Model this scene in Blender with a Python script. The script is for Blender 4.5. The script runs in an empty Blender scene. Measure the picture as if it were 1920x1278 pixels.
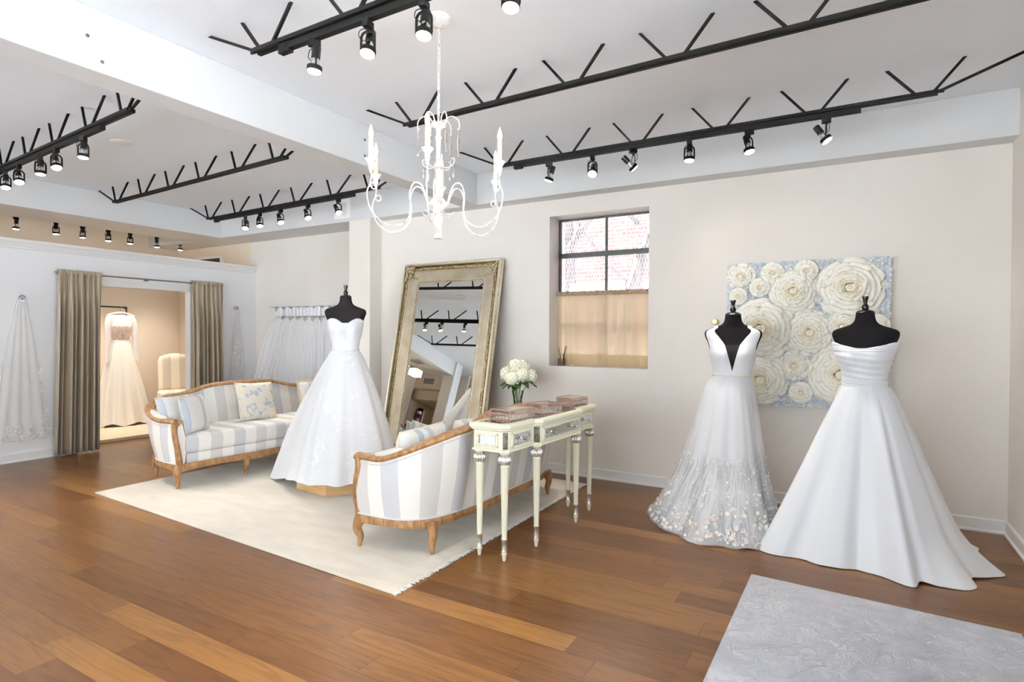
import bpy, bmesh, math, random
from math import sin, cos, pi, radians, sqrt, atan2, hypot, exp
from mathutils import Vector, Matrix, Euler
random.seed(7)
SC = bpy.context.scene
COL = SC.collection

# ---------------------------------------------------------------- camera, sky, exposure
cam_d = bpy.data.cameras.new('camera'); cam = bpy.data.objects.new('camera', cam_d); COL.objects.link(cam)
cam_d.sensor_width = 36.0; cam_d.lens = 1092.0 / 1920.0 * 36.0; cam_d.clip_start = 0.05; cam_d.clip_end = 200
def cam_rot(yaw, pitch, roll):
    cy, sy = cos(yaw), sin(yaw); cp, sp = cos(pitch), sin(pitch); cr, sr = cos(roll), sin(roll)
    Rz = Matrix(((cy, sy, 0), (-sy, cy, 0), (0, 0, 1)))
    M = Matrix(((1, 0, 0), (0, 0, -1), (0, 1, 0)))
    Rx = Matrix(((1, 0, 0), (0, cp, -sp), (0, sp, cp)))
    Rr = Matrix(((cr, -sr, 0), (sr, cr, 0), (0, 0, 1)))
    return Rr @ Rx @ M @ Rz
_R = cam_rot(.5283, .0109, .00546)
_W = Matrix((_R[0], -_R[1], -_R[2])).transposed().to_4x4()
_W.translation = Vector((0, 0, 1.42))
cam.matrix_world = _W
SC.camera = cam

SC.view_settings.view_transform = 'Standard'; SC.view_settings.look = 'None'
SC.view_settings.gamma = 1.0; SC.view_settings.use_curve_mapping = False
SC.view_settings.exposure = 0.95
SC.cycles.max_bounces = 8; SC.cycles.diffuse_bounces = 5; SC.cycles.glossy_bounces = 4
SC.cycles.transmission_bounces = 6; SC.cycles.transparent_max_bounces = 24
SC.cycles.caustics_reflective = False; SC.cycles.caustics_refractive = False
SC.cycles.sample_clamp_indirect = 6.0
SC.cycles.use_denoising = True

world = bpy.data.worlds.new('world'); SC.world = world; world.use_nodes = True
_bg = world.node_tree.nodes['Background']
_bg.inputs[0].default_value = (0.92, 0.96, 1.0, 1); _bg.inputs[1].default_value = 4.0
sun_d = bpy.data.lights.new('sun', 'SUN'); sun_d.energy = 150.0; sun_d.angle = radians(1.0); sun_d.color = (1.0, .99, .98)
sun = bpy.data.objects.new('sun', sun_d); COL.objects.link(sun); sun.rotation_euler = Vector((0, 0, -1)).rotation_difference(Vector((.55, -.12, -.83))).to_euler()
SPOT_W = 30.0

# ---------------------------------------------------------------- materials
def lin(c):
    return tuple(((x / 255.0) / 12.92 if x / 255.0 <= .04045 else ((x / 255.0 + .055) / 1.055) ** 2.4) for x in c)
class NT:
    def __init__(s, m): s.t = m.node_tree; s.n = s.t.nodes; s.l = s.t.links
    def add(s, typ, **kw):
        n = s.n.new(typ)
        for k, v in kw.items():
            if k.startswith('i_'):
                key = k[2:]; key = int(key) if key.isdigit() else key
                n.inputs[key].default_value = v
            else: setattr(n, k, v)
        return n
    def link(s, a, b): s.l.new(a, b)
def mat(name, col, rough=.6, metal=0., spec=None, **kw):
    m = bpy.data.materials.new(name); m.use_nodes = True
    b = m.node_tree.nodes['Principled BSDF']
    b.inputs['Base Color'].default_value = (*lin(col), 1) if max(col) > 1 else (*col, 1)
    b.inputs['Roughness'].default_value = rough; b.inputs['Metallic'].default_value = metal
    if spec is not None: b.inputs['Specular IOR Level'].default_value = spec
    for k, v in kw.items(): b.inputs[k.replace('_', ' ')].default_value = v
    return m
def BS(m): return m.node_tree.nodes['Principled BSDF']
def coords(N, kind='Object', scale=(1, 1, 1)):
    tc = N.add('ShaderNodeTexCoord'); mp = N.add('ShaderNodeMapping'); mp.inputs['Scale'].default_value = scale
    N.link(tc.outputs[kind], mp.inputs['Vector']); return mp.outputs[0]
def add_bump(m, scale=50, dist=.002, strength=.3, detail=3, sc=(1, 1, 1), kind='Object'):
    N = NT(m); v = coords(N, kind, sc); n = N.add('ShaderNodeTexNoise'); n.inputs['Scale'].default_value = scale; n.inputs['Detail'].default_value = detail
    N.link(v, n.inputs['Vector']); b = N.add('ShaderNodeBump'); b.inputs['Strength'].default_value = strength; b.inputs['Distance'].default_value = dist
    N.link(n.outputs[0], b.inputs['Height']); N.link(b.outputs[0], BS(m).inputs['Normal']); return m
def noise_mix(m, c1, c2, scale=5, detail=4, sc=(1, 1, 1), lo=.35, hi=.65, kind='Object'):
    N = NT(m); v = coords(N, kind, sc); n = N.add('ShaderNodeTexNoise'); n.inputs['Scale'].default_value = scale; n.inputs['Detail'].default_value = detail
    N.link(v, n.inputs['Vector']); r = N.add('ShaderNodeValToRGB')
    r.color_ramp.elements[0].position = lo; r.color_ramp.elements[1].position = hi
    r.color_ramp.elements[0].color = (*lin(c1), 1); r.color_ramp.elements[1].color = (*lin(c2), 1)
    N.link(n.outputs[0], r.inputs[0]); N.link(r.outputs[0], BS(m).inputs['Base Color']); return m

M = {}
M['wall'] = add_bump(noise_mix(mat('wall_paint', (231, 224, 216), .75), (229, 222, 214), (234, 228, 221), 1.2), 220, .0006, .15)
M['wall_cool'] = add_bump(mat('partition_paint', (234, 234, 236), .7), 220, .0006, .12)
M['wall_warm'] = add_bump(mat('warm_beige_paint', (230, 216, 198), .75), 220, .0006, .12)
M['ceiling'] = add_bump(mat('ceiling_paint', (240, 244, 250), .8), 90, .0008, .12)
M['beam'] = add_bump(mat('beam_white_paint', (213, 213, 213), .6), 120, .0005, .1)
M['trim'] = mat('trim_white_paint', (232, 231, 230), .45)
M['black'] = mat('truss_black_bronze', (9, 8, 6), .6, 0., .15)
M['blk_gloss'] = mat('gloss_black_metal', (18, 18, 17), .28, .3)
M['chrome'] = mat('polished_chrome', (215, 215, 215), .12, 1.)
M['white_plastic'] = mat('white_plastic', (238, 237, 234), .4)
M['hole'] = mat('dark_bolt_hole', (70, 62, 58), .6)
M['jersey'] = add_bump(mat('black_jersey', (12, 11, 14), .9, spec=.2), 700, .0008, .3)
M['jersey_brown'] = add_bump(mat('charcoal_jersey', (30, 24, 26), .9, spec=.2), 700, .0008, .3)
M['gold'] = add_bump(noise_mix(mat('antique_champagne_gold', (206, 188, 152), .3, 1.), (214, 202, 176), (232, 222, 202), 7, 6), 60, .001, .1)
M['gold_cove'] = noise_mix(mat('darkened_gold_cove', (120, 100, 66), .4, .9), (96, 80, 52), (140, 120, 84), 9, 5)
M['gold_dark'] = add_bump(noise_mix(mat('antique_gold_relief', (150, 125, 80), .45, .8), (134, 118, 86), (204, 190, 156), 60, 6), 160, .004, .8)
M['mirror'] = mat('mirror_glass', (235, 238, 236), .0, 1.)
M['mirror_old'] = noise_mix(mat('aged_mirror', (190, 190, 188), .1, 1.), (130, 126, 120), (215, 215, 212), 30, 6)
M['cream'] = add_bump(mat('cream_lacquer', (231, 229, 205), .4), 40, .0006, .1)
M['silver'] = noise_mix(mat('silver_leaf', (225, 222, 220), .34, .8), (196, 182, 166), (236, 235, 238), 40, 5)
M['rose_gold'] = mat('rose_gold_metal', (206, 162, 144), .35, .6)
M['white_pulp'] = noise_mix(mat('white_beads', (226, 222, 214), .5), (228, 222, 214), (250, 248, 244), 120, 3)
M['distress'] = add_bump(noise_mix(mat('distressed_white_paint', (214, 210, 206), .55), (176, 152, 134), (222, 219, 216), 26, 6, lo=.30, hi=.46), 50, .002, .4)
M['candle'] = add_bump(noise_mix(mat('cream_candle_sleeve', (222, 206, 176), .5), (205, 184, 150), (236, 226, 206), 30), 60, .002, .4)
M['brass_dk'] = mat('aged_brass', (150, 132, 108), .4, .8)
M['pedestal'] = noise_mix(mat('birch_pedestal', (214, 172, 120), .5), (206, 164, 112), (222, 184, 134), 6, 4, (1, 1, 14))
M['green'] = noise_mix(mat('leaf_green', (40, 80, 30), .5, Subsurface_Weight=.0), (22, 52, 18), (66, 112, 44), 30)
M['stem'] = mat('stem_green', (96, 130, 62), .5)
M['petal_w'] = mat('hydrangea_cream', (240, 240, 222), .7, Emission_Strength=0.)
M['satin'] = mat('white_satin', (228, 231, 236), .36, spec=.5, Sheen_Weight=.4)
add_bump(M['satin'], 9, .006, .12, 3)
M['crepe'] = add_bump(mat('white_crepe', (228, 230, 234), .6, Sheen_Weight=.2), 300, .0005, .2)
M['ivory_band'] = mat('ivory_ribbon', (238, 232, 224), .45)
M['chair_cream'] = mat('chair_cream_piping', (236, 222, 196), .7)
M['silk'] = add_bump(noise_mix(mat('taupe_silk', (170, 150, 124), .42, Sheen_Weight=.5), (140, 126, 104), (172, 156, 132), 3, 3, (8, 8, .3)), 500, .0005, .2)
M['brick'] = None
M['bark'] = add_bump(noise_mix(mat('grey_bark', (120, 108, 104), .9), (66, 58, 62), (104, 94, 98), 12, 5, (1, 1, .2)), 30, .01, .6)
M['steel_mesh'] = mat('window_grille_steel', (226, 226, 232), .7)
M['win_frame'] = mat('dark_green_steel_frame', (40, 46, 42), .45, .2)
M['skin'] = mat('skin', (206, 160, 136), .5)
M['hair'] = add_bump(mat('dark_auburn_hair', (62, 26, 20), .5), 80, .01, .5, sc=(1, 1, .1))
M['cloth_dk'] = add_bump(mat('black_cloth', (24, 24, 28), .85), 300, .001, .3)
M['fringe'] = mat('off_white_fringe', (226, 224, 222), .9)
M['floral_fill'] = None

def emis(name, col, strength):
    m = bpy.data.materials.new(name); m.use_nodes = True; N = NT(m); N.n.clear()
    o = N.add('ShaderNodeOutputMaterial'); e = N.add('ShaderNodeEmission'); e.inputs[0].default_value = (*lin(col), 1); e.inputs[1].default_value = strength
    N.link(e.outputs[0], o.inputs[0]); return m
M['lens'] = emis('glowing_lamp_lens', (255, 236, 205), 14)
M['lens_dim'] = emis('dim_lamp_lens', (255, 240, 214), 5)
M['flame'] = emis('candle_bulb_glow', (255, 222, 180), 9)
M['paper_lamp'] = emis('lit_lantern_panel', (255, 232, 196), 7)

def glassy(name, col=(1, 1, 1), trans=.85, rough=.02):
    m = bpy.data.materials.new(name); m.use_nodes = True; N = NT(m); N.n.clear()
    o = N.add('ShaderNodeOutputMaterial'); t = N.add('ShaderNodeBsdfTransparent'); t.inputs[0].default_value = (*col, 1)
    g = N.add('ShaderNodeBsdfGlossy'); g.inputs['Roughness'].default_value = rough; fr = N.add('ShaderNodeFresnel'); fr.inputs[0].default_value = 1.5
    a = N.add('ShaderNodeMath', operation='ADD'); a.inputs[1].default_value = 1 - trans - .04 if trans < .95 else 0.
    a.use_clamp = True
    mx = N.add('ShaderNodeMixShader'); N.link(fr.outputs[0], a.inputs[0]); N.link(a.outputs[0], mx.inputs[0]); N.link(t.outputs[0], mx.inputs[1]); N.link(g.outputs[0], mx.inputs[2]); N.link(mx.outputs[0], o.inputs[0]); return m
M['glass'] = glassy('clear_glass', (.95, .97, .96), .9)
M['pane'] = glassy('window_pane_glass', (.97, .99, .99), .97)
M['smoke_glass'] = glassy('tinted_box_glass', (.97, .92, .895), .80, .06)
M['water'] = glassy('green_water', (.72, .80, .55), .9)
M['oil'] = glassy('yellow_oil', (.85, .68, .18), .9)
M['drop'] = glassy('amber_crystal', (.98, .93, .89), .8)
M['bulb_glass'] = glassy('bulb_glass', (.92, .9, .86), .7, .08)

def sheer(name, col, alpha, pattern=None, translucent=.5):
    """woven net: threads (diffuse and translucent) with holes between them"""
    m = bpy.data.materials.new(name); m.use_nodes = True; N = NT(m); N.n.clear()
    o = N.add('ShaderNodeOutputMaterial'); t = N.add('ShaderNodeBsdfTransparent')
    d = N.add('ShaderNodeBsdfDiffuse'); d.inputs[0].default_value = (*lin(col), 1)
    tr = N.add('ShaderNodeBsdfTranslucent'); tr.inputs[0].default_value = (*lin(col), 1)
    m1 = N.add('ShaderNodeMixShader'); m1.inputs[0].default_value = translucent; N.link(d.outputs[0], m1.inputs[1]); N.link(tr.outputs[0], m1.inputs[2])
    m2 = N.add('ShaderNodeMixShader'); m2.inputs[0].default_value = alpha; N.link(t.outputs[0], m2.inputs[1]); N.link(m1.outputs[0], m2.inputs[2]); N.link(m2.outputs[0], o.inputs[0])
    if pattern:
        v = coords(N, 'Object', pattern.get('sc', (1, 1, 1)))
        if pattern['kind'] == 'noise':
            n = N.add('ShaderNodeTexNoise'); n.inputs['Scale'].default_value = pattern['scale']; n.inputs['Detail'].default_value = 5; n.inputs['Distortion'].default_value = pattern.get('dist', 0); out = n.outputs[0]
        elif pattern['kind'] == 'rose':
            nn = N.add('ShaderNodeTexNoise'); nn.inputs['Scale'].default_value = 7; nn.inputs['Detail'].default_value = 2; N.link(v, nn.inputs['Vector'])
            ad = N.add('ShaderNodeVectorMath', operation='MULTIPLY_ADD'); ad.inputs[1].default_value = (.16, .16, .16); N.link(nn.outputs['Color'], ad.inputs[0]); N.link(v, ad.inputs[2])
            n = N.add('ShaderNodeTexVoronoi'); n.inputs['Scale'].default_value = 4.2; N.link(ad.outputs[0], n.inputs['Vector'])
            mu = N.add('ShaderNodeMath', operation='MULTIPLY'); mu.inputs[1].default_value = 7.; N.link(n.outputs['Distance'], mu.inputs[0])
            pp = N.add('ShaderNodeMath', operation='PINGPONG'); pp.inputs[1].default_value = .5; N.link(mu.outputs[0], pp.inputs[0]); out = pp.outputs[0]; v = ad.outputs[0]
        else:
            n = N.add('ShaderNodeTexWave'); n.wave_type = 'RINGS'; n.rings_direction = 'SPHERICAL'; n.inputs['Scale'].default_value = pattern['scale']; n.inputs['Distortion'].default_value = 14; n.inputs['Detail'].default_value = 2; n.inputs['Detail Scale'].default_value = 1.2; out = n.outputs['Fac']
        N.link(v, n.inputs['Vector'])
        r = N.add('ShaderNodeValToRGB'); r.color_ramp.elements[0].position = pattern['lo']; r.color_ramp.elements[1].position = pattern['hi']
        a0, a1 = pattern['a']; r.color_ramp.elements[0].color = (a0, a0, a0, 1); r.color_ramp.elements[1].color = (a1, a1, a1, 1)
        N.link(out, r.inputs[0]); N.link(r.outputs[0], m2.inputs[0])
    return m
M['tulle'] = sheer('white_tulle', (252, 252, 254), .36, None, .15)
M['tulle_veil'] = sheer('veil_tulle', (240, 236, 234), .32, None, .25)
M['veil_lace'] = sheer('veil_lace', (246, 242, 238), .55, None, .1)
M['tulle_dense'] = sheer('layered_tulle', (252, 252, 254), .6, None, .12)
M['veil_rack'] = sheer('rack_veil_tulle', (252, 252, 254), .72, None, .12)
M['lace'] = None
M['sheer_dark'] = sheer('sheer_grey_insert', (110, 104, 104), .45)
M['grey_thread'] = mat('grey_lace_thread', (168, 166, 170), .8)
M['cafe'] = sheer('cafe_curtain_linen', (217, 202, 170), .95, None, .55)
M['lace_petal'] = mat('white_lace_motif', (238, 236, 234), .8)
M['lace_nude'] = noise_mix(mat('beaded_nude_lace', (226, 190, 170), .6), (224, 190, 172), (248, 232, 222), 42, 4)
M['gown_ivory'] = add_bump(mat('ivory_chiffon', (250, 246, 238), .7, Sheen_Weight=.3), 300, .0005, .2)

def mk_floor():
    m = mat('oak_plank_floor', (150, 95, 50), .22, spec=.38); N = NT(m); b = BS(m)
    tc = N.add('ShaderNodeTexCoord'); sp = N.add('ShaderNodeSeparateXYZ'); N.link(tc.outputs['Object'], sp.inputs[0])
    PW, PL = .148, 1.5
    row = N.add('ShaderNodeMath', operation='DIVIDE'); row.inputs[1].default_value = PW; N.link(sp.outputs[1], row.inputs[0])
    fl = N.add('ShaderNodeMath', operation='FLOOR'); N.link(row.outputs[0], fl.inputs[0])
    wn = N.add('ShaderNodeTexWhiteNoise', noise_dimensions='1D'); N.link(fl.outputs[0], wn.inputs['W'])
    sh = N.add('ShaderNodeMath', operation='MULTIPLY_ADD'); sh.inputs[1].default_value = PL * 1.7; N.link(wn.outputs[0], sh.inputs[0]); N.link(sp.outputs[0], sh.inputs[2])
    colx = N.add('ShaderNodeMath', operation='DIVIDE'); colx.inputs[1].default_value = PL; N.link(sh.outputs[0], colx.inputs[0])
    flx = N.add('ShaderNodeMath', operation='FLOOR'); N.link(colx.outputs[0], flx.inputs[0])
    cb = N.add('ShaderNodeCombineXYZ'); N.link(flx.outputs[0], cb.inputs[0]); N.link(fl.outputs[0], cb.inputs[1])
    w2 = N.add('ShaderNodeTexWhiteNoise', noise_dimensions='2D'); N.link(cb.outputs[0], w2.inputs['Vector'])
    # gaps
    def edge(src, width):
        f = N.add('ShaderNodeMath', operation='FRACT'); N.link(src, f.inputs[0])
        a = N.add('ShaderNodeMath', operation='PINGPONG'); a.inputs[1].default_value = .5; N.link(f.outputs[0], a.inputs[0])
        r = N.add('ShaderNodeMapRange'); r.inputs['From Min'].default_value = 0; r.inputs['From Max'].default_value = width; r.inputs['To Min'].default_value = 1; r.inputs['To Max'].default_value = 0
        N.link(a.outputs[0], r.inputs['Value']); return r.outputs[0]
    gap = N.add('ShaderNodeMath', operation='MAXIMUM'); N.link(edge(row.outputs[0], .014), gap.inputs[0]); N.link(edge(colx.outputs[0], .0016), gap.inputs[1])
    # grain
    of = N.add('ShaderNodeVectorMath', operation='MULTIPLY_ADD'); of.inputs[1].default_value = (37, 37, 37); N.link(w2.outputs['Color'], of.inputs[0])
    sc = N.add('ShaderNodeVectorMath', operation='MULTIPLY'); sc.inputs[1].default_value = (.8, 9, 1); N.link(tc.outputs['Object'], sc.inputs[0]); N.link(sc.outputs[0], of.inputs[2])
    n1 = N.add('ShaderNodeTexNoise'); n1.inputs['Scale'].default_value = 1.6; n1.inputs['Detail'].default_value = 2; n1.inputs['Distortion'].default_value = .4; N.link(of.outputs[0], n1.inputs['Vector'])
    wv = N.add('ShaderNodeMath', operation='MULTIPLY'); wv.inputs[1].default_value = 9; N.link(n1.outputs[0], wv.inputs[0])
    fr = N.add('ShaderNodeMath', operation='PINGPONG'); fr.inputs[1].default_value = 1; N.link(wv.outputs[0], fr.inputs[0])
    rg = N.add('ShaderNodeMapRange'); rg.inputs['From Min'].default_value = .0; rg.inputs['From Max'].default_value = .5; rg.inputs['To Min'].default_value = .74; rg.inputs['To Max'].default_value = 1.; N.link(fr.outputs[0], rg.inputs['Value'])
    n2 = N.add('ShaderNodeTexNoise'); n2.inputs['Scale'].default_value = 9; n2.inputs['Detail'].default_value = 5; N.link(of.outputs[0], n2.inputs['Vector'])
    r2 = N.add('ShaderNodeMapRange'); r2.inputs['From Min'].default_value = .3; r2.inputs['From Max'].default_value = .7; r2.inputs['To Min'].default_value = .86; r2.inputs['To Max'].default_value = 1.1; N.link(n2.outputs[0], r2.inputs['Value'])
    mm = N.add('ShaderNodeMath', operation='MULTIPLY'); N.link(rg.outputs[0], mm.inputs[0]); N.link(r2.outputs[0], mm.inputs[1])
    cr = N.add('ShaderNodeValToRGB'); e = cr.color_ramp.elements; e[0].position = 0; e[0].color = (*lin((102, 64, 30)), 1); e[1].position = 1; e[1].color = (*lin((142, 98, 50)), 1)
    x = e.new(.4); x.color = (*lin((113, 73, 35)), 1); x = e.new(.8); x.color = (*lin((122, 81, 39)), 1)
    N.link(w2.outputs[0], cr.inputs[0])
    mul = N.add('ShaderNodeVectorMath', operation='SCALE'); N.link(cr.outputs[0], mul.inputs[0]); N.link(mm.outputs[0], mul.inputs['Scale'])
    mx = N.add('ShaderNodeMix', data_type='RGBA'); mx.inputs[7].default_value = (*lin((56, 30, 16)), 1); N.link(mul.outputs[0], mx.inputs[6]); N.link(gap.outputs[0], mx.inputs[0])
    N.link(mx.outputs[2], b.inputs['Base Color'])
    rr = N.add('ShaderNodeMapRange'); rr.inputs['To Min'].default_value = .28; rr.inputs['To Max'].default_value = .29; n3 = N.add('ShaderNodeTexNoise'); n3.inputs['Scale'].default_value = 3; n3.inputs['Detail'].default_value = 4; N.link(tc.outputs['Object'], n3.inputs['Vector']); N.link(n3.outputs[0], rr.inputs['Value']); N.link(rr.outputs[0], b.inputs['Roughness'])
    bh = N.add('ShaderNodeMath', operation='MULTIPLY_ADD'); bh.inputs[1].default_value = -1.0; N.link(gap.outputs[0], bh.inputs[0]); N.link(n2.outputs[0], bh.inputs[2])
    bp = N.add('ShaderNodeBump'); bp.inputs['Strength'].default_value = .12; bp.inputs['Distance'].default_value = .0015; N.link(bh.outputs[0], bp.inputs['Height']); N.link(bp.outputs[0], b.inputs['Normal'])
    return m
M['floor'] = mk_floor()

def mk_wood(name, c1, c2, rough=.45):
    m = mat(name, c1, rough); N = NT(m); v = coords(N, 'Object', (9, 9, 2.5))
    n = N.add('ShaderNodeTexNoise'); n.inputs['Scale'].default_value = 4; n.inputs['Detail'].default_value = 6; n.inputs['Distortion'].default_value = .8; N.link(v, n.inputs['Vector'])
    r = N.add('ShaderNodeValToRGB'); r.color_ramp.elements[0].position = .32; r.color_ramp.elements[1].position = .66; r.color_ramp.elements[0].color = (*lin(c1), 1); r.color_ramp.elements[1].color = (*lin(c2), 1)
    N.link(n.outputs[0], r.inputs[0]); N.link(r.outputs[0], BS(m).inputs['Base Color'])
    b = N.add('ShaderNodeBump'); b.inputs['Strength'].default_value = .25; b.inputs['Distance'].default_value = .002; N.link(n.outputs[0], b.inputs['Height']); N.link(b.outputs[0], BS(m).inputs['Normal']); return m
M['oak'] = mk_wood('weathered_oak', (128, 86, 48), (182, 140, 96))

def mk_stripe(name, cols, w=.115, rough=.85):
    m = mat(name, (240, 240, 240), rough); N = NT(m); uv = N.add('ShaderNodeUVMap'); sp = N.add('ShaderNodeSeparateXYZ'); N.link(uv.outputs[0], sp.inputs[0])
    d = N.add('ShaderNodeMath', operation='DIVIDE'); d.inputs[1].default_value = w * len(cols); N.link(sp.outputs[0], d.inputs[0])
    f = N.add('ShaderNodeMath', operation='FRACT'); N.link(d.outputs[0], f.inputs[0])
    r = N.add('ShaderNodeValToRGB'); r.color_ramp.interpolation = 'CONSTANT'; e = r.color_ramp.elements
    while len(e) < len(cols): e.new(.5)
    for i, c in enumerate(cols): e[i].position = i / len(cols)
    for i, c in enumerate(cols): e[i].color = (*lin(c), 1)
    N.link(f.outputs[0], r.inputs[0]); N.link(r.outputs[0], BS(m).inputs['Base Color'])
    v = coords(N, 'Object'); n = N.add('ShaderNodeTexNoise'); n.inputs['Scale'].default_value = 260; N.link(v, n.inputs['Vector'])
    b = N.add('ShaderNodeBump'); b.inputs['Strength'].default_value = .25; b.inputs['Distance'].default_value = .001; N.link(n.outputs[0], b.inputs['Height']); N.link(b.outputs[0], BS(m).inputs['Normal'])
    return m
WH = (234, 232, 228)
M['stripe'] = mk_stripe('awning_stripe_linen', [WH, (204, 205, 210), WH, (211, 208, 206)])
M['stripe_pil'] = mk_stripe('pillow_stripe_linen', [(192, 198, 210), WH, WH, WH, (204, 206, 210), WH], .065)
M['stripe_chair'] = mk_stripe('chair_stripe_cream', [(240, 228, 206), (212, 200, 184)], .115)
M['plain_linen'] = add_bump(mat('plain_white_linen', (208, 202, 196), .85), 260, .001, .3)

def mk_floral():
    m = mat('floral_brocade', (226, 220, 206), .85); N = NT(m); v = coords(N, 'Object', (1, 1, 1))
    n = N.add('ShaderNodeTexNoise'); n.inputs['Scale'].default_value = 9; n.inputs['Detail'].default_value = 2.5; n.inputs['Distortion'].default_value = 1.6; N.link(v, n.inputs['Vector'])
    r = N.add('ShaderNodeValToRGB'); r.color_ramp.interpolation = 'EASE'; e = r.color_ramp.elements
    e[0].position = .36; e[0].color = (*lin((186, 194, 206)), 1); e[1].position = .46; e[1].color = (*lin((232, 226, 212)), 1); x = e.new(.6); x.color = (*lin((232, 226, 212)), 1); x = e.new(.68); x.color = (*lin((236, 214, 176)), 1)
    N.link(n.outputs[0], r.inputs[0]); N.link(r.outputs[0], BS(m).inputs['Base Color']); return m
M['floral'] = mk_floral()

def mk_rug(name, c1, c2, sc, carve=False):
    m = mat(name, c1, .95, Sheen_Weight=.3); N = NT(m); v = coords(N, 'Object', sc)
    n = N.add('ShaderNodeTexNoise'); n.inputs['Scale'].default_value = 3; n.inputs['Detail'].default_value = 8; n.inputs['Distortion'].default_value = .4; N.link(v, n.inputs['Vector'])
    r = N.add('ShaderNodeValToRGB'); r.color_ramp.elements[0].position = .35; r.color_ramp.elements[1].position = .65; r.color_ramp.elements[0].color = (*lin(c1), 1); r.color_ramp.elements[1].color = (*lin(c2), 1)
    N.link(n.outputs[0], r.inputs[0]); N.link(r.outputs[0], BS(m).inputs['Base Color'])
    if carve:
        v2 = coords(N, 'Object', (1, 1, 1)); n2 = N.add('ShaderNodeTexNoise'); n2.inputs['Scale'].default_value = 9; n2.inputs['Detail'].default_value = 1; n2.inputs['Distortion'].default_value = 2.4; N.link(v2, n2.inputs['Vector'])
        mu = N.add('ShaderNodeMath', operation='MULTIPLY'); mu.inputs[1].default_value = 22; N.link(n2.outputs[0], mu.inputs[0]); pp = N.add('ShaderNodeMath', operation='PINGPONG'); pp.inputs[1].default_value = 1; N.link(mu.outputs[0], pp.inputs[0]); h = pp.outputs[0]
        b = N.add('ShaderNodeBump'); b.inputs['Strength'].default_value = .7; b.inputs['Distance'].default_value = .006
    else:
        n2 = N.add('ShaderNodeTexNoise'); n2.inputs['Scale'].default_value = 60; n2.inputs['Detail'].default_value = 4; N.link(v, n2.inputs['Vector']); h = n2.outputs[0]
        b = N.add('ShaderNodeBump'); b.inputs['Strength'].default_value = .5; b.inputs['Distance'].default_value = .004
    N.link(h, b.inputs['Height']); N.link(b.outputs[0], BS(m).inputs['Normal']); return m
M['rug_cream'] = mk_rug('cream_wool_rug', (200, 192, 177), (212, 204, 190), (1, 3, 1))
M['rug_grey'] = mk_rug('pale_grey_carved_rug', (194, 196, 205), (207, 208, 216), (1.3, 1.3, 1), True)
M['carpet'] = mk_rug('beige_platform_carpet', (226, 206, 176), (234, 216, 188), (3, 3, 3))

def mk_brick(name, c1, c2, mortar, scale=1.):
    m = mat(name, c1, .9); N = NT(m); v = coords(N, 'Object', (1, 1, 1)); sp = N.add('ShaderNodeSeparateXYZ'); N.link(v, sp.inputs[0]); cb = N.add('ShaderNodeCombineXYZ'); N.link(sp.outputs[0], cb.inputs[0]); N.link(sp.outputs[2], cb.inputs[1])
    t = N.add('ShaderNodeTexBrick'); t.inputs['Color1'].default_value = (*lin(c1), 1); t.inputs['Color2'].default_value = (*lin(c2), 1); t.inputs['Mortar'].default_value = (*lin(mortar), 1)
    t.inputs['Scale'].default_value = scale; t.inputs['Brick Width'].default_value = .21; t.inputs['Row Height'].default_value = .07; t.inputs['Mortar Size'].default_value = .008; N.link(cb.outputs[0], t.inputs['Vector']); N.link(t.outputs[0], BS(m).inputs['Base Color']); 
    b = N.add('ShaderNodeBump'); b.inputs['Strength'].default_value = .5; b.inputs['Distance'].default_value = .006; b.invert = True; N.link(t.outputs['Fac'], b.inputs['Height']); N.link(b.outputs[0], BS(m).inputs['Normal']); return m
M['brick'] = mk_brick('red_brick', (158, 88, 84), (126, 66, 68), (176, 158, 158))
M['brick_white'] = mk_brick('white_painted_brick', (226, 220, 210), (222, 216, 206), (206, 200, 190))
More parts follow.
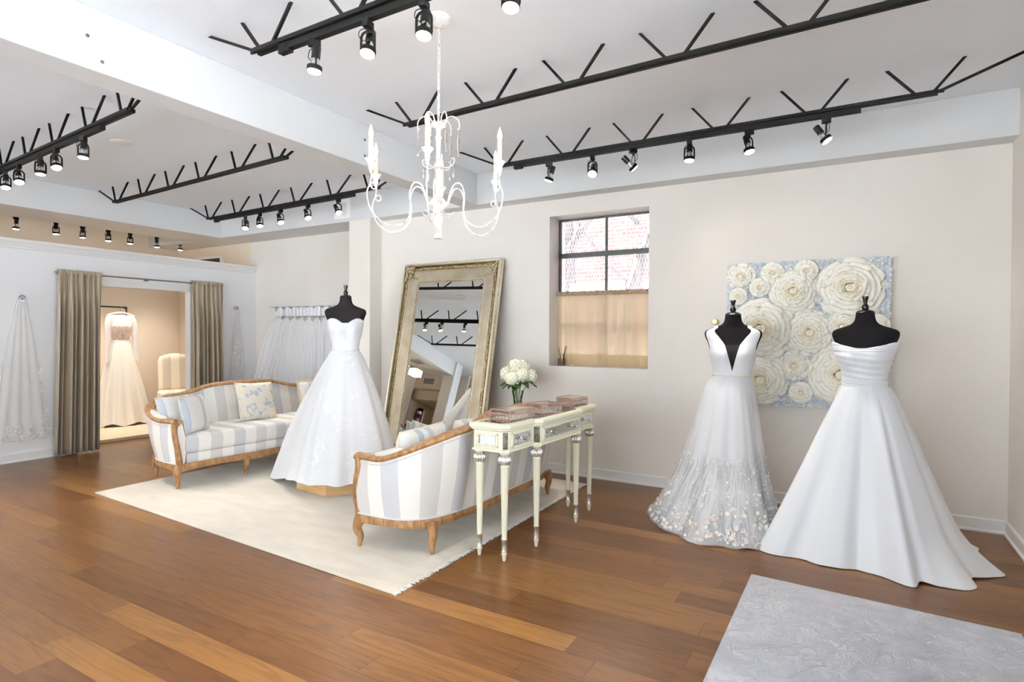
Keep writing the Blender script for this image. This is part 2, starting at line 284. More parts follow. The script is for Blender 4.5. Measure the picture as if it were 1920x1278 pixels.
def mk_rose_organza():
    m = mat('rose_patterned_organza', (228, 230, 234), .7, Sheen_Weight=.3); N = NT(m); v = coords(N, 'Object')
    nn = N.add('ShaderNodeTexNoise'); nn.inputs['Scale'].default_value = 9; nn.inputs['Detail'].default_value = 2; N.link(v, nn.inputs['Vector'])
    ad = N.add('ShaderNodeVectorMath', operation='MULTIPLY_ADD'); ad.inputs[1].default_value = (.26, .26, .26); N.link(nn.outputs['Color'], ad.inputs[0]); N.link(v, ad.inputs[2])
    n = N.add('ShaderNodeTexVoronoi'); n.inputs['Scale'].default_value = 4.6; N.link(ad.outputs[0], n.inputs['Vector'])
    mu = N.add('ShaderNodeMath', operation='MULTIPLY'); mu.inputs[1].default_value = 6.5; N.link(n.outputs['Distance'], mu.inputs[0])
    pp = N.add('ShaderNodeMath', operation='PINGPONG'); pp.inputs[1].default_value = .5; N.link(mu.outputs[0], pp.inputs[0])
    r = N.add('ShaderNodeMapRange'); r.inputs['From Max'].default_value = .3; r.inputs['To Min'].default_value = 1; r.inputs['To Max'].default_value = 0; N.link(pp.outputs[0], r.inputs['Value'])
    far = N.add('ShaderNodeMapRange'); far.inputs['From Min'].default_value = .28; far.inputs['From Max'].default_value = .42; far.inputs['To Min'].default_value = 1; far.inputs['To Max'].default_value = .15; N.link(n.outputs['Distance'], far.inputs['Value'])
    k = N.add('ShaderNodeMath', operation='MULTIPLY'); N.link(r.outputs[0], k.inputs[0]); N.link(far.outputs[0], k.inputs[1])
    mx = N.add('ShaderNodeMix', data_type='RGBA'); mx.inputs[6].default_value = (*lin((224, 225, 228)), 1); mx.inputs[7].default_value = (*lin((238, 238, 239)), 1); N.link(k.outputs[0], mx.inputs[0]); N.link(mx.outputs[2], BS(m).inputs['Base Color'])
    b = N.add('ShaderNodeBump'); b.inputs['Strength'].default_value = .18; b.inputs['Distance'].default_value = .003; N.link(k.outputs[0], b.inputs['Height']); N.link(b.outputs[0], BS(m).inputs['Normal']); return m
M['lace'] = mk_rose_organza()
def mk_hyd():
    m = mat('pale_blue_paper_petals', (210, 220, 232), .8); N = NT(m); oi = N.add('ShaderNodeTexCoord')
    n = N.add('ShaderNodeTexWhiteNoise', noise_dimensions='3D'); at = N.add('ShaderNodeAttribute', attribute_name='tone'); N.link(at.outputs['Fac'], N.add('ShaderNodeMath').inputs[0])
    r = N.add('ShaderNodeValToRGB'); e = r.color_ramp.elements; e[0].color = (*lin((190, 199, 214)), 1); e[1].color = (*lin((242, 243, 240)), 1); x = e.new(.3); x.color = (*lin((214, 221, 228)), 1); x = e.new(.6); x.color = (*lin((222, 228, 222)), 1)
    N.link(at.outputs['Fac'], r.inputs[0]); N.link(r.outputs[0], BS(m).inputs['Base Color']); return m
M['petal_blue'] = mk_hyd()
M['rose_paper'] = mat('ivory_rose_paper', (253, 249, 238), .85)
M['rose_heart'] = mat('cream_rose_heart', (251, 243, 222), .85)
def mk_tone(name, cols, rough=.7):
    m = mat(name, (255, 255, 255), rough); N = NT(m); at = N.add('ShaderNodeAttribute', attribute_name='tone')
    r = N.add('ShaderNodeValToRGB'); r.color_ramp.interpolation = 'CONSTANT'; e = r.color_ramp.elements
    while len(e) < len(cols): e.new(.5)
    for i in range(len(cols)): e[i].position = i / len(cols)
    for i, c in enumerate(cols): e[i].color = (*lin(c), 1)
    N.link(at.outputs['Fac'], r.inputs[0]); N.link(r.outputs[0], BS(m).inputs['Base Color']); return m
M['applique'] = mk_tone('embroidered_flower_threads', [(250, 248, 244), (242, 226, 220), (246, 242, 226), (208, 214, 234), (252, 252, 250), (236, 214, 210), (216, 228, 226), (248, 246, 244)])
M['stems'] = mk_tone('embroidered_stem_threads', [(180, 188, 192), (186, 190, 206), (170, 182, 176)])

# ---------------------------------------------------------------- mesh helpers
class MB:
    def __init__(s): s.v = []; s.f = []; s.uv = []; s.t = []; s.tone = 0.
    def add(s, vs, fs, uvs=None):
        o = len(s.v); s.v += [tuple(p) for p in vs]; s.uv += list(uvs) if uvs else [(0, 0)] * len(vs); s.t += [s.tone] * len(vs)
        s.f += [tuple(i + o for i in f) for f in fs]; return s
    def box(s, x0, y0, z0, x1, y1, z1):
        vs = [(x, y, z) for z in (z0, z1) for y in (y0, y1) for x in (x0, x1)]
        return s.add(vs, [(0, 2, 3, 1), (4, 5, 7, 6), (0, 1, 5, 4), (2, 6, 7, 3), (0, 4, 6, 2), (1, 3, 7, 5)], [(v[0] + v[1], v[2]) for v in vs])
    def obox(s, mtx, sx, sy, sz):
        o = len(s.v); s.box(-sx / 2, -sy / 2, -sz / 2, sx / 2, sy / 2, sz / 2)
        for i in range(o, len(s.v)): s.v[i] = tuple(mtx @ Vector(s.v[i]))
        return s
    def bar(s, a, b, w, h, up=(0, 0, 1)):
        a, b = Vector(a), Vector(b); d = (b - a); L = d.length; z = d.normalized(); x = z.cross(Vector(up))
        if x.length < 1e-4: x = Vector((1, 0, 0))
        x.normalize(); y = z.cross(x); mt = Matrix((x, y, z)).transposed().to_4x4(); mt.translation = (a + b) / 2
        return s.obox(mt, w, h, L)
    def tube(s, pts, r, n=8, closed=False, sx=1., sy=1., cap=True):
        pts = [Vector(p) for p in pts]; N = len(pts); rs = r if isinstance(r, (list, tuple)) else [r] * N
        vs = []; prev = None; uvs = []; L = 0
        for i, p in enumerate(pts):
            if closed: t = (pts[(i + 1) % N] - pts[i - 1])
            else: t = pts[min(i + 1, N - 1)] - pts[max(i - 1, 0)]
            t = t.normalized() if t.length > 1e-9 else Vector((0, 0, 1))
            if prev is None:
                a = Vector((0, 0, 1)) if abs(t.z) < .9 else Vector((1, 0, 0)); x = t.cross(a).normalized()
            else:
                x = (prev - t * prev.dot(t)); x = x.normalized() if x.length > 1e-6 else t.orthogonal().normalized()
            prev = x; y = t.cross(x); L += (p - pts[i - 1]).length if i else 0
            for k in range(n):
                a = 2 * pi * k / n; vs.append(p + x * cos(a) * rs[i] * sx + y * sin(a) * rs[i] * sy); uvs.append((L, k / n))
        fs = []
        for i in range(N if closed else N - 1):
            for k in range(n):
                a = i * n + k; b = i * n + (k + 1) % n; c = ((i + 1) % N) * n + (k + 1) % n; d = ((i + 1) % N) * n + k; fs.append((a, b, c, d))
        if not closed and cap: fs += [tuple(range(n - 1, -1, -1)), tuple((N - 1) * n + k for k in range(n))]
        return s.add(vs, fs, uvs)
    def lathe(s, prof, c=(0, 0, 0), n=20, rib=None, axis=None):
        vs = []; uvs = []
        mt = Matrix.Translation(c)
        if axis is not None:
            q = Vector((0, 0, 1)).rotation_difference(Vector(axis)); mt = Matrix.Translation(c) @ q.to_matrix().to_4x4()
        for j, (r, z) in enumerate(prof):
            for k in range(n):
                a = 2 * pi * k / n; rr = r * (rib(a, z) if rib else 1); vs.append(mt @ Vector((rr * cos(a), rr * sin(a), z))); uvs.append((k / n, z))
        fs = [(j * n + k, j * n + (k + 1) % n, (j + 1) * n + (k + 1) % n, (j + 1) * n + k) for j in range(len(prof) - 1) for k in range(n)]
        fs += [tuple(range(n - 1, -1, -1)), tuple((len(prof) - 1) * n + k for k in range(n))]
        return s.add(vs, fs, uvs)
    def grid(s, fn, nu, nv, closeu=False, uvf=None):
        vs = []; uvs = []
        for j in range(nv + 1):
            for i in range(nu if closeu else nu + 1):
                u, v = i / nu, j / nv; vs.append(fn(u, v)); uvs.append(uvf(u, v) if uvf else (u, v))
        w = nu if closeu else nu + 1
        fs = [(j * w + i, j * w + (i + 1) % w, (j + 1) * w + (i + 1) % w, (j + 1) * w + i) for j in range(nv) for i in range(nu)]
        return s.add(vs, fs, uvs)
    def prism(s, poly, z0, z1):
        n = len(poly); vs = [(x, y, z0) for x, y in poly] + [(x, y, z1) for x, y in poly]
        return s.add(vs, [tuple(range(n - 1, -1, -1)), tuple(range(n, 2 * n))] + [(i, (i + 1) % n, n + (i + 1) % n, n + i) for i in range(n)])
    def rings(s, rings, uvs=None, cap=True, closed_loop=False):
        n = len(rings[0]); vs = [p for r in rings for p in r]; N = len(rings)
        fs = [(j * n + k, j * n + (k + 1) % n, ((j + 1) % N) * n + (k + 1) % n, ((j + 1) % N) * n + k) for j in range(N if closed_loop else N - 1) for k in range(n)]
        if cap and not closed_loop: fs += [tuple(range(n - 1, -1, -1)), tuple((N - 1) * n + k for k in range(n))]
        return s.add(vs, fs, [u for r in uvs for u in r] if uvs else None)
    def sphere(s, c, r, n=12, m=8, sz=1.):
        prof = [(max(1e-4, r * sin(pi * j / m)), -r * sz * cos(pi * j / m)) for j in range(m + 1)]
        return s.lathe(prof, c, n)
    def build(s, name, material, parent=None, smooth=38, bevel=0., solid=0., sub=0, loc=None, rotz=0.):
        me = bpy.data.meshes.new(name); me.from_pydata(s.v, [], s.f)
        me.materials.append(M[material] if isinstance(material, str) else material)
        ul = me.uv_layers.new(name='UVMap')
        lv = [0] * len(me.loops); me.loops.foreach_get('vertex_index', lv)
        flat = []
        for i in lv: flat += [float(s.uv[i][0]), float(s.uv[i][1])]
        ul.data.foreach_set('uv', flat)
        if any(s.t):
            at = me.attributes.new('tone', 'FLOAT', 'POINT'); at.data.foreach_set('value', s.t)
        if smooth:
            me.polygons.foreach_set('use_smooth', [True] * len(me.polygons)); me.set_sharp_from_angle(angle=radians(smooth))
        me.validate(); me.update()
        o = bpy.data.objects.new(name, me); COL.objects.link(o)
        if parent: o.parent = parent
        if loc is not None: o.location = loc
        if rotz: o.rotation_euler = (0, 0, rotz)
        if bevel:
            b = o.modifiers.new('bevel', 'BEVEL'); b.width = bevel; b.segments = 2; b.limit_method = 'ANGLE'; b.angle_limit = radians(40)
        if solid:
            b = o.modifiers.new('solid', 'SOLIDIFY'); b.thickness = solid; b.offset = 0
        if sub:
            b = o.modifiers.new('sub', 'SUBSURF'); b.levels = sub; b.render_levels = sub
        return o
def tag(o, label, cat, group=None, kind=None):
    if label: o['label'] = label
    if cat: o['category'] = cat
    if group: o['group'] = group
    if kind: o['kind'] = kind
    return o
def thing(name, label, cat, loc=(0, 0, 0), rotz=0., group=None, rot=None):
    o = bpy.data.objects.new(name, None); COL.objects.link(o); o.empty_display_size = .1
    o.location = loc; o.rotation_euler = rot if rot else (0, 0, rotz)
    return tag(o, label, cat, group)
def struct(o):
    o['kind'] = 'structure'; return o
def dup(root, loc, rotz=None, label=None, rot=None):
    r = root.copy(); COL.objects.link(r); r.location = loc
    if rotz is not None: r.rotation_euler = (0, 0, rotz)
    if rot is not None: r.rotation_euler = rot
    if label: r['label'] = label
    for ch in list(root.children):
        c = ch.copy(); COL.objects.link(c); c.parent = r
        for g in ch.children:
            d = g.copy(); COL.objects.link(d); d.parent = c
    return r
def cat_spline(P, n=8, closed=False):
    P = [Vector(p) for p in P]; out = []; N = len(P)
    for i in range(N if closed else N - 1):
        if closed: a, b, c, d = P[i - 1], P[i], P[(i + 1) % N], P[(i + 2) % N]
        else: a, b, c, d = P[max(i - 1, 0)], P[i], P[i + 1], P[min(i + 2, N - 1)]
        for k in range(n):
            t = k / n; out.append(.5 * ((2 * b) + (c - a) * t + (2 * a - 5 * b + 4 * c - d) * t * t + (3 * b - a - 3 * c + d) * t ** 3))
    if not closed: out.append(P[-1])
    return out
def interp(keys, x):
    """smooth interpolation of (x, value...) keys"""
    if x <= keys[0][0]: return keys[0][1:] if len(keys[0]) > 2 else keys[0][1]
    if x >= keys[-1][0]: return keys[-1][1:] if len(keys[0]) > 2 else keys[-1][1]
    for i in range(len(keys) - 1):
        if keys[i][0] <= x <= keys[i + 1][0]:
            h = keys[i + 1][0] - keys[i][0]; t = (x - keys[i][0]) / h; res = []
            for j in range(1, len(keys[0])):
                def sl(k):
                    if k <= 0 or k >= len(keys) - 1: return 0. if (k <= 0 and False) else ((keys[min(k + 1, len(keys) - 1)][j] - keys[max(k - 1, 0)][j]) / (keys[min(k + 1, len(keys) - 1)][0] - keys[max(k - 1, 0)][0]))
                    return (keys[k + 1][j] - keys[k - 1][j]) / (keys[k + 1][0] - keys[k - 1][0])
                p0, p1, m0, m1 = keys[i][j], keys[i + 1][j], sl(i) * h, sl(i + 1) * h
                res.append((2 * t ** 3 - 3 * t * t + 1) * p0 + (t ** 3 - 2 * t * t + t) * m0 + (-2 * t ** 3 + 3 * t * t) * p1 + (t ** 3 - t * t) * m1)
            return tuple(res) if len(res) > 1 else res[0]
def ang_interp(keys, a):
    """periodic interpolation in degrees of (angle, v1, v2...)"""
    ks = sorted(keys); a = a % 360
    ks = [(ks[-2][0] - 360, *ks[-2][1:]), (ks[-1][0] - 360, *ks[-1][1:])] + ks + [(ks[0][0] + 360, *ks[0][1:]), (ks[1][0] + 360, *ks[1][1:])]
    return interp(ks, a)
# ---------------------------------------------------------------- room shell
ZC, ZB, XR, XL, YB, YL = 3.14, 2.81, .98, -7.88, 5.41, 5.72
YF = -3.0
struct(MB().box(-12, YF - .2, -.12, XR + .15, 6.0, 0).build('floor', 'floor'))
struct(MB().box(-12, YF - .2, ZC, XR + .15, 6.0, ZC + .12).build('ceiling', 'ceiling'))
struct(MB().box(-40, -40, -.35, 40, 45, -.13).build('ground', mat('outside_concrete', (182, 186, 192), .9)))
struct(MB().box(-40, 5.9, -.13, 40, 45, -.12).build('ground.001', mat('dim_bounce_ground', (96, 95, 95), .9)))  # darker ground added out of view to cut sunlight bounced onto the brick
# back wall with its window opening
WX0, WX1, WZ0, WZ1 = -2.72, -1.66, 1.092, 2.648
w = MB(); w.box(-5.38, YB, 0, WX0, 5.78, ZC); w.box(WX1, YB, 0, XR + .15, 5.78, ZC); w.box(WX0, YB, 0, WX1, 5.78, WZ0); w.box(WX0, YB, WZ1, WX1, 5.78, ZC)
struct(w.build('wall_back', 'wall', smooth=0))
struct(MB().box(-12, YL, 0, -5.38, 5.86, ZC).build('wall_back.001', 'wall', smooth=0))
struct(MB().box(-5.38, 5.21, 0, -5.03, YL, ZB).build('wall_pillar', 'wall', smooth=0, bevel=.004))
struct(MB().box(-12.15, YF - .2, 0, -12, 6.0, ZC).build('wall_left_closure', 'wall_warm', smooth=0))  # unseen end wall, added to stop outside light leaking in
# beams
mb = struct(MB().box(-3.70, YF, ZB, -3.49, 5.22, ZC).build('beam_main', 'beam', smooth=0, bevel=.006))
for (y, z) in ((1.53, 2.98), (1.60, 2.87), (3.55, 3.02), (3.55, 2.89), (1.02, 3.0)):
    MB().lathe([(.009, 0), (.009, .004), (.0045, .006)], (0, 0, 0), 10, axis=(1, 0, 0)).build('bolt_hole', 'hole', mb, loc=(-3.49, y, z))  # dark colour on small discs stands for the shade in bolt holes
struct(MB().box(-12, 5.22, ZB, XR + .15, YL, ZC).build('beam_back', 'beam', smooth=0, bevel=.006))
struct(MB().box(-8.75, -.5, ZB, -7.98, 5.22, ZC).build('beam_left', 'beam', smooth=0, bevel=.006))
# right wall with large daylight windows (behind and beside the camera)
w = MB(); x0, x1 = XR, XR + .15
w.box(x0, 2.55, 0, x1, 5.78, ZC); w.box(x0, YF, 0, x1, 2.55, .45); w.box(x0, YF, 2.8, x1, 2.55, ZC); w.box(x0, YF, .45, x1, -2.6, 2.8); w.box(x0, -.3, .45, x1, .1, 2.8)
struct(w.build('wall_right', 'wall', smooth=0))
# front wall with shop windows
w = MB(); y0, y1 = YF - .15, YF
w.box(-12, y0, 0, -7.4, y1, ZC); w.box(-7.4, y0, 0, XR + .15, y1, .35); w.box(-7.4, y0, 2.85, XR + .15, y1, ZC)
for (a, b) in ((-5.0, -4.6), (-2.6, -2.3), (.6, XR + .15)): w.box(a, y0, .35, b, y1, 2.85)
struct(w.build('wall_front', 'wall', smooth=0))
def big_window(nm, plane, a0, a1, z0, z1, nm_bars):
    fr = MB(); pn = MB(); t = .03
    def bx(m, a, b, c, d, dep):
        if plane == 'x': m.box(XR + .06 - dep, a, c, XR + .06 + dep, b, d)
        else: m.box(a, YF - .08 - dep, c, b, YF - .08 + dep, d)
    bx(fr, a0, a0 + t, z0, z1, .025); bx(fr, a1 - t, a1, z0, z1, .025); bx(fr, a0, a1, z0, z0 + t, .025); bx(fr, a0, a1, z1 - t, z1, .025)
    for i in range(1, nm_bars):
        a = a0 + (a1 - a0) * i / nm_bars; bx(fr, a - .015, a + .015, z0, z1, .02)
    bx(pn, a0 + t, a1 - t, z0 + t, z1 - t, .003)
    o = struct(fr.build(nm, 'win_frame', smooth=0)); pn.build('pane', 'pane', o, smooth=0)
big_window('window_2', 'x', -2.6, -.3, .45, 2.8, 2); big_window('window_3', 'x', .1, 2.55, .45, 2.8, 2)
big_window('window_4', 'y', -7.4, -5.0, .35, 2.85, 2); big_window('window_5', 'y', -4.6, -2.6, .35, 2.85, 2); big_window('window_6', 'y', -2.3, .6, .35, 2.85, 3)
def portal(nm, loc, rot, sx, sy):
    d = bpy.data.lights.new(nm, 'AREA'); d.shape = 'RECTANGLE'; d.size = sx; d.size_y = sy; d.cycles.is_portal = True
    o = bpy.data.objects.new(nm, d); COL.objects.link(o); o.location = loc; o.rotation_euler = rot
portal('portal_right', (XR + .14, -1.45, 1.62), (0, radians(90), 0), 2.35, 2.3)
portal('portal_right_b', (XR + .14, 1.32, 1.62), (0, radians(90), 0), 2.35, 2.45)
portal('portal_front', (-6.2, YF - .14, 1.6), (radians(90), 0, 0), 2.4, 2.5)
portal('portal_front_b', (-3.6, YF - .14, 1.6), (radians(90), 0, 0), 2.0, 2.5)
portal('portal_front_c', (-.85, YF - .14, 1.6), (radians(90), 0, 0), 2.9, 2.5)
portal('portal_back', (-2.19, 5.77, 1.87), (radians(-90), 0, 0), 1.06, 1.55)

# left partition with curtained opening, crown on top
OY0, OY1, OZ = 3.34, 4.70, 1.985
w = MB(); w.box(-8.0, 1.2, 0, XL, OY0, 2.38); w.box(-8.0, OY1, 0, XL, YL, 2.38); w.box(-8.0, OY0, OZ, XL, OY1, 2.38)
struct(w.build('wall_left', 'wall_cool', smooth=0))
cr = MB(); prof = [(.0, 2.33), (.012, 2.335), (.014, 2.352), (.024, 2.358), (.032, 2.375), (.05, 2.395), (.06, 2.405), (.062, 2.43), (-.14, 2.43), (-.14, 2.38), (0, 2.38)]
cr.rings([[(XL + a, y, z) for a, z in prof] for y in (1.2, YL - .004)]); struct(cr.build('trim_1', 'trim', smooth=25))
# door casing head strip above the opening
struct(MB().box(XL, OY0 - .02, OZ, XL + .012, OY1 + .02, OZ + .085).build('trim_2', 'trim', smooth=0))
# baseboards
def baseboard(nm, pts):
    m = MB()
    for (a, b, nrm) in pts:
        a, b, nrm = Vector((*a, 0)), Vector((*b, 0)), Vector((*nrm, 0))
        prof = [(0, 0), (.026, 0), (.026, .012), (.014, .02), (.014, .09), (.009, .097), (0, .1)]
        r = [[tuple(p + nrm * d + Vector((0, 0, z))) for d, z in prof] for p in (a, b)]
        m.rings(r)
    struct(m.build(nm, 'trim', smooth=25))
baseboard('baseboard_back', [((-5.03, YB), (XR, YB), (0, -1)), ((-7.88, YL), (-5.38, YL), (0, -1)), ((-5.38, 5.21), (-5.03, 5.21), (0, -1)), ((-5.03, 5.21), (-5.03, YB), (1, 0))])
baseboard('baseboard_right', [((XR, YF), (XR, YB), (-1, 0))])
baseboard('baseboard_left', [((XL, 1.2), (XL, OY0), (1, 0)), ((XL, OY1), (XL, YL), (1, 0))])
# back dressing area
w = MB(); w.box(-10.05, -1.5, 0, -9.9, YL, ZC)
struct(w.build('wall_dressing', 'wall_warm', smooth=0))
w = MB(); w.box(-12, -1.65, 2.75, -8.8, -1.5, ZC); w.box(-8.8, -1.65, 0, -8.3, -1.5, ZC); w.box(-10.2, -2.7, 0, -10.0, -1.65, 2.75); w.box(-10.2, -2.7, 0, -8.7, -2.6, 2.75); w.box(-8.8, -2.6, 0, -8.7, -1.65, 2.75); w.box(-10.2, -2.7, 2.75, -8.7, -1.65, 2.5)
struct(w.build('wall_alcove', 'wall_warm', smooth=0))
struct(MB().box(-8.8, -1.5, 0, -8.2, -1.44, ZC).build('wall_alcove.001', 'brick_white', smooth=0))
struct(MB().box(-8.25, -.75, 0, -7.95, -.5, ZC).build('wall_column', 'beam', smooth=0))
# warm paint on the back wall plane inside the dressing area
struct(MB().box(-9.9, YL - .012, 0, -8.0, YL, ZB).build('wall_dressing.001', 'wall_warm', smooth=0))
# small high window frame seen over the partition
o = struct(MB().box(-9.45, YL - .04, 2.62, -8.66, YL - .012, 2.66).box(-8.72, YL - .04, 2.3, -8.66, YL - .012, 2.62).box(-9.45, YL - .04, 2.3, -9.39, YL - .012, 2.62).build('window_7', 'trim', smooth=0))
MB().box(-9.39, YL - .022, 2.3, -8.72, YL - .014, 2.62).build('pane', mat('dark_pane', (60, 62, 60), .2), o, smooth=0)

# ---------------------------------------------------------------- window_1 in the back wall
YG = 5.66
wf = MB()
wf.box(WX0, YG - .02, WZ0, WX0 + .022, YG + .02, WZ1); wf.box(WX1 - .022, YG - .02, WZ0, WX1, YG + .02, WZ1)
wf.box(WX0, YG - .02, WZ1 - .022, WX1, YG + .02, WZ1); wf.box(WX0, YG - .02, WZ0, WX1, YG + .02, WZ0 + .022)
o = struct(wf.build('window_1', 'win_frame', smooth=0))
MB().box(-2.195, YG - .014, WZ0, -2.175, YG + .014, WZ1).build('window_bar', 'win_frame', o, smooth=0)
for z, h in ((2.262, .028), (1.866, .014), (1.48, .012)):
    MB().box(WX0, YG - .02, z - h, WX1, YG + .02, z + h * .8).build('window_bar', 'win_frame', o, smooth=0)
MB().box(WX0 + .02, YG - .003, WZ0 + .02, WX1 - .02, YG + .003, WZ1 - .02).build('pane', 'pane', o, smooth=0)
MB().box(WX0 - .0, YB + .002, WZ0 - .004, WX1, YG - .02, WZ0 + .006).build('window_sill', 'trim', o, smooth=0)
MB().box(WX0, YB + .003, WZ0 + .006, WX0 + .006, YG - .02, WZ1).box(WX1 - .006, YB + .003, WZ0 + .006, WX1, YG - .02, WZ1).box(WX0 + .006, YB + .003, WZ1 - .006, WX1 - .006, YG - .02, WZ1).build('reveal_light_liner', 'trim', o, smooth=0)  # white liner added; its paint stands for skylight on the reveal faces
# expanded metal grille outside
g = MB(); yy = 5.74; cw, ch = .030, .047; nx = int(1.06 / cw) + 1; nz = int(1.56 / ch) + 1
for i in range(nx):
    for j in range(nz):
        x = WX0 + (i + .5 * (j % 2)) * cw; z = WZ0 + j * ch
        for dx in (-.5, .5):
            if WX0 < x + dx * cw < WX1: g.bar((x, yy, z), (x + dx * cw, yy, z + ch), .007, .003)
gr = tag(g.build('window_grille', 'steel_mesh', smooth=0), 'diamond mesh metal security grille outside the window', 'grille')
# outdoors behind the window
tag(MB().box(-14, 10.5, -.13, 6, 10.8, 3.8).build('brick_building', 'brick', smooth=0), 'pink red brick wall outside beyond the window grille', 'building')
def tree(nm, x, y, label, lean, seed):
    r = random.Random(seed); t = thing(nm, label, 'tree', (x, y, -.13))
    trunk = cat_spline([(0, 0, 0), (.02 * lean, 0, 1.2), (.10 * lean, 0, 2.3), (.3 * lean, .1, 3.6), (.7 * lean, .1, 6.)], 6)
    MB().tube(trunk, [.15 - .1 * i / len(trunk) for i in range(len(trunk))], 10).build('trunk', 'bark', t)
    for k in range(4):
        z = 2.3 + k * .5; a = r.uniform(-.5, .5) + (0 if k % 2 else pi); L = r.uniform(.9, 1.6)
        b0 = Vector((.1 * lean * z / 2.3, 0, z)); b1 = b0 + Vector((cos(a) * L * .45, sin(a) * .3, L * .5)); b2 = b0 + Vector((cos(a) * L, sin(a) * .6, L * 1.3))
        pts = cat_spline([b0, b1, b2], 5); MB().tube(pts, [.05 - .035 * i / len(pts) for i in range(len(pts))], 6).build('branch', 'bark', t)
tree('street_tree', -3.45, 7.6, 'bare grey tree trunk forking outside the window pane on the left', -.5, 3)
tree('street_tree', -3.25, 8.9, 'slim bare slanting tree outside behind the right window panes', 2.4, 5)

# cafe curtain on the lower half
cc = thing('cafe_curtain', 'sheer tan cafe curtain covering the lower half of the window', 'curtain', (0, 0, 0))
def cf(u, v):
    x = WX0 + .012 + u * (WX1 - WX0 - .02); z = 1.835 - v * .735
    return (x, 5.585 + .009 * sin(u * 52 + 1.5 * sin(u * 9)) * (.35 + .65 * min(1, v * 3)) + .006 * sin(u * 21), z)
MB().grid(cf, 150, 8).build('curtain_panel', 'cafe', cc)
def cf2(u, v): return (WX0 + .012 + u * (WX1 - WX0 - .02), 5.578 + .005 * sin(u * 60), 1.112 + .11 * v)
MB().grid(cf2, 100, 2).build('hem', 'cafe', cc)
def cf3(u, v):
    x = WX0 + .008 + u * (WX1 - WX0 - .016); a = v * 2 * pi
    return (x, 5.58 + .013 * cos(a) + .004 * sin(u * 160), 1.845 + .017 * sin(a) + .003 * sin(u * 140) + (.012 * abs(sin(u * 50)) if .1 < v < .4 else 0))
MB().grid(cf3, 200, 10).build('rod_pocket', 'cafe', cc)
MB().tube([(WX0, 5.58, 1.845), (WX1, 5.58, 1.845)], .007, 8).build('rod', 'brass_dk', cc)

# reed diffuser on the sill
df = thing('reed_diffuser', 'small glass diffuser with yellow oil and dark reeds on window sill', 'diffuser', (-2.62, 5.53, 1.098))
MB().box(-.032, -.03, 0, .032, .03, .005).box(-.032, -.03, .005, -.028, .03, .075).box(.028, -.03, .005, .032, .03, .075).box(-.028, -.03, .005, .028, -.026, .075).box(-.028, .026, .005, .028, .03, .075).build('jar', 'glass', df, smooth=0)
MB().box(-.027, -.025, .006, .027, .025, .04).build('scented_oil', 'oil', df, smooth=0)
MB().lathe([(.03, .075), (.03, .082), (.012, .084), (.012, .1)], (0, 0, 0), 14).build('collar', 'glass', df)
for a, b in (((-.004, 0, .02), (-.045, .01, .19)), ((.004, 0, .02), (.055, -.01, .21)), ((.002, .004, .02), (.03, .02, .2))):
    MB().tube([a, b], .0028, 6).build('reed', 'blk_gloss', df)
tag(MB().lathe([(.026, 0), (.026, .035), (.02, .04)], (0, 0, 0), 20, axis=(0, -1, 0)).build('wall_hook', mat('polished_brass', (226, 190, 110), .3, .9), loc=(-1.055, YB, 1.545)), 'small round brass fitting on wall beside the flower panel', 'hook')

# ---------------------------------------------------------------- ceiling trusses
def truss(label, a, b, centers, lo, hi, endL, endR, z=2.95):
    a = Vector((*a, z)); b = Vector((*b, z)); d = (b - a).normalized(); t = thing('ceiling_truss', label, 'truss', tuple(a), 0, 'ceiling trusses')
    L = (b - a).length; nrm = Vector((-d.y, d.x, 0))
    ch = MB()
    for s in (-1, 1):
        o = nrm * (.017 * s); ch.bar(o, d * L + o, .022, .022)
    for f in [i / 6 for i in range(7)]: ch.bar(d * (L * f) - nrm * .01 - d * .03, d * (L * f) - nrm * .01 + d * .03, .012, .016)
    ch.build('bottom_chord', 'black', t, smooth=0)
    def brace(x0, x1, zt=ZC - z + .01):
        p0 = d * ((x0 - a.x) / d.x); p1 = d * ((x1 - a.x) / d.x) + Vector((0, 0, zt)); MB().bar(p0, p1, .015, .015).build('diagonal_brace', 'black', t, smooth=0)
    for c in centers:
        if c - .04 > a.x: brace(c - .04, c + lo)
        if c + .04 < b.x: brace(c + .04, c + hi)
    brace(a.x + .01, endL); brace(b.x - .01, endR)
    return t
CR = [-2.74, -2.10, -1.49, -.86, -.245, .38]
truss('black steel ceiling truss farthest back above the window and gowns', (-2.79, 4.52), (.45, 4.50), CR, -.21, .21, -3.24, .99)
truss('bare black steel ceiling truss behind the chandelier without any lights', (-2.83, 3.31), (.45, 3.20), CR, -.21, .21, -3.26, .99)
truss('black steel ceiling truss nearest the camera top centre', (-2.82, 2.05), (.45, 2.03), CR, -.21, .21, -3.26, .99)
truss('black steel ceiling truss over the camera on the right bay', (-2.82, .8), (.45, .8), CR, -.21, .21, -3.3, .99)
CL = [-7.44, -6.82, -6.22, -5.62, -4.98, -4.40]
truss('black steel truss in left bay above the shelf of veils', (-7.48, 4.71), (-4.28, 4.56), CL, -.12, .28, -7.94, -3.72)
truss('bare black steel truss crossing middle of the left bay ceiling', (-7.5, 3.57), (-4.26, 3.39), CL, -.12, .28, -7.94, -3.72)
truss('black steel truss at far left carrying a crowded light track', (-7.5, 2.34), (-4.30, 2.15), CL, -.12, .28, -7.94, -3.72)
truss('black steel truss of the left bay outside the frame', (-7.5, 1.1), (-4.30, 1.0), CL, -.12, .28, -7.94, -3.72)

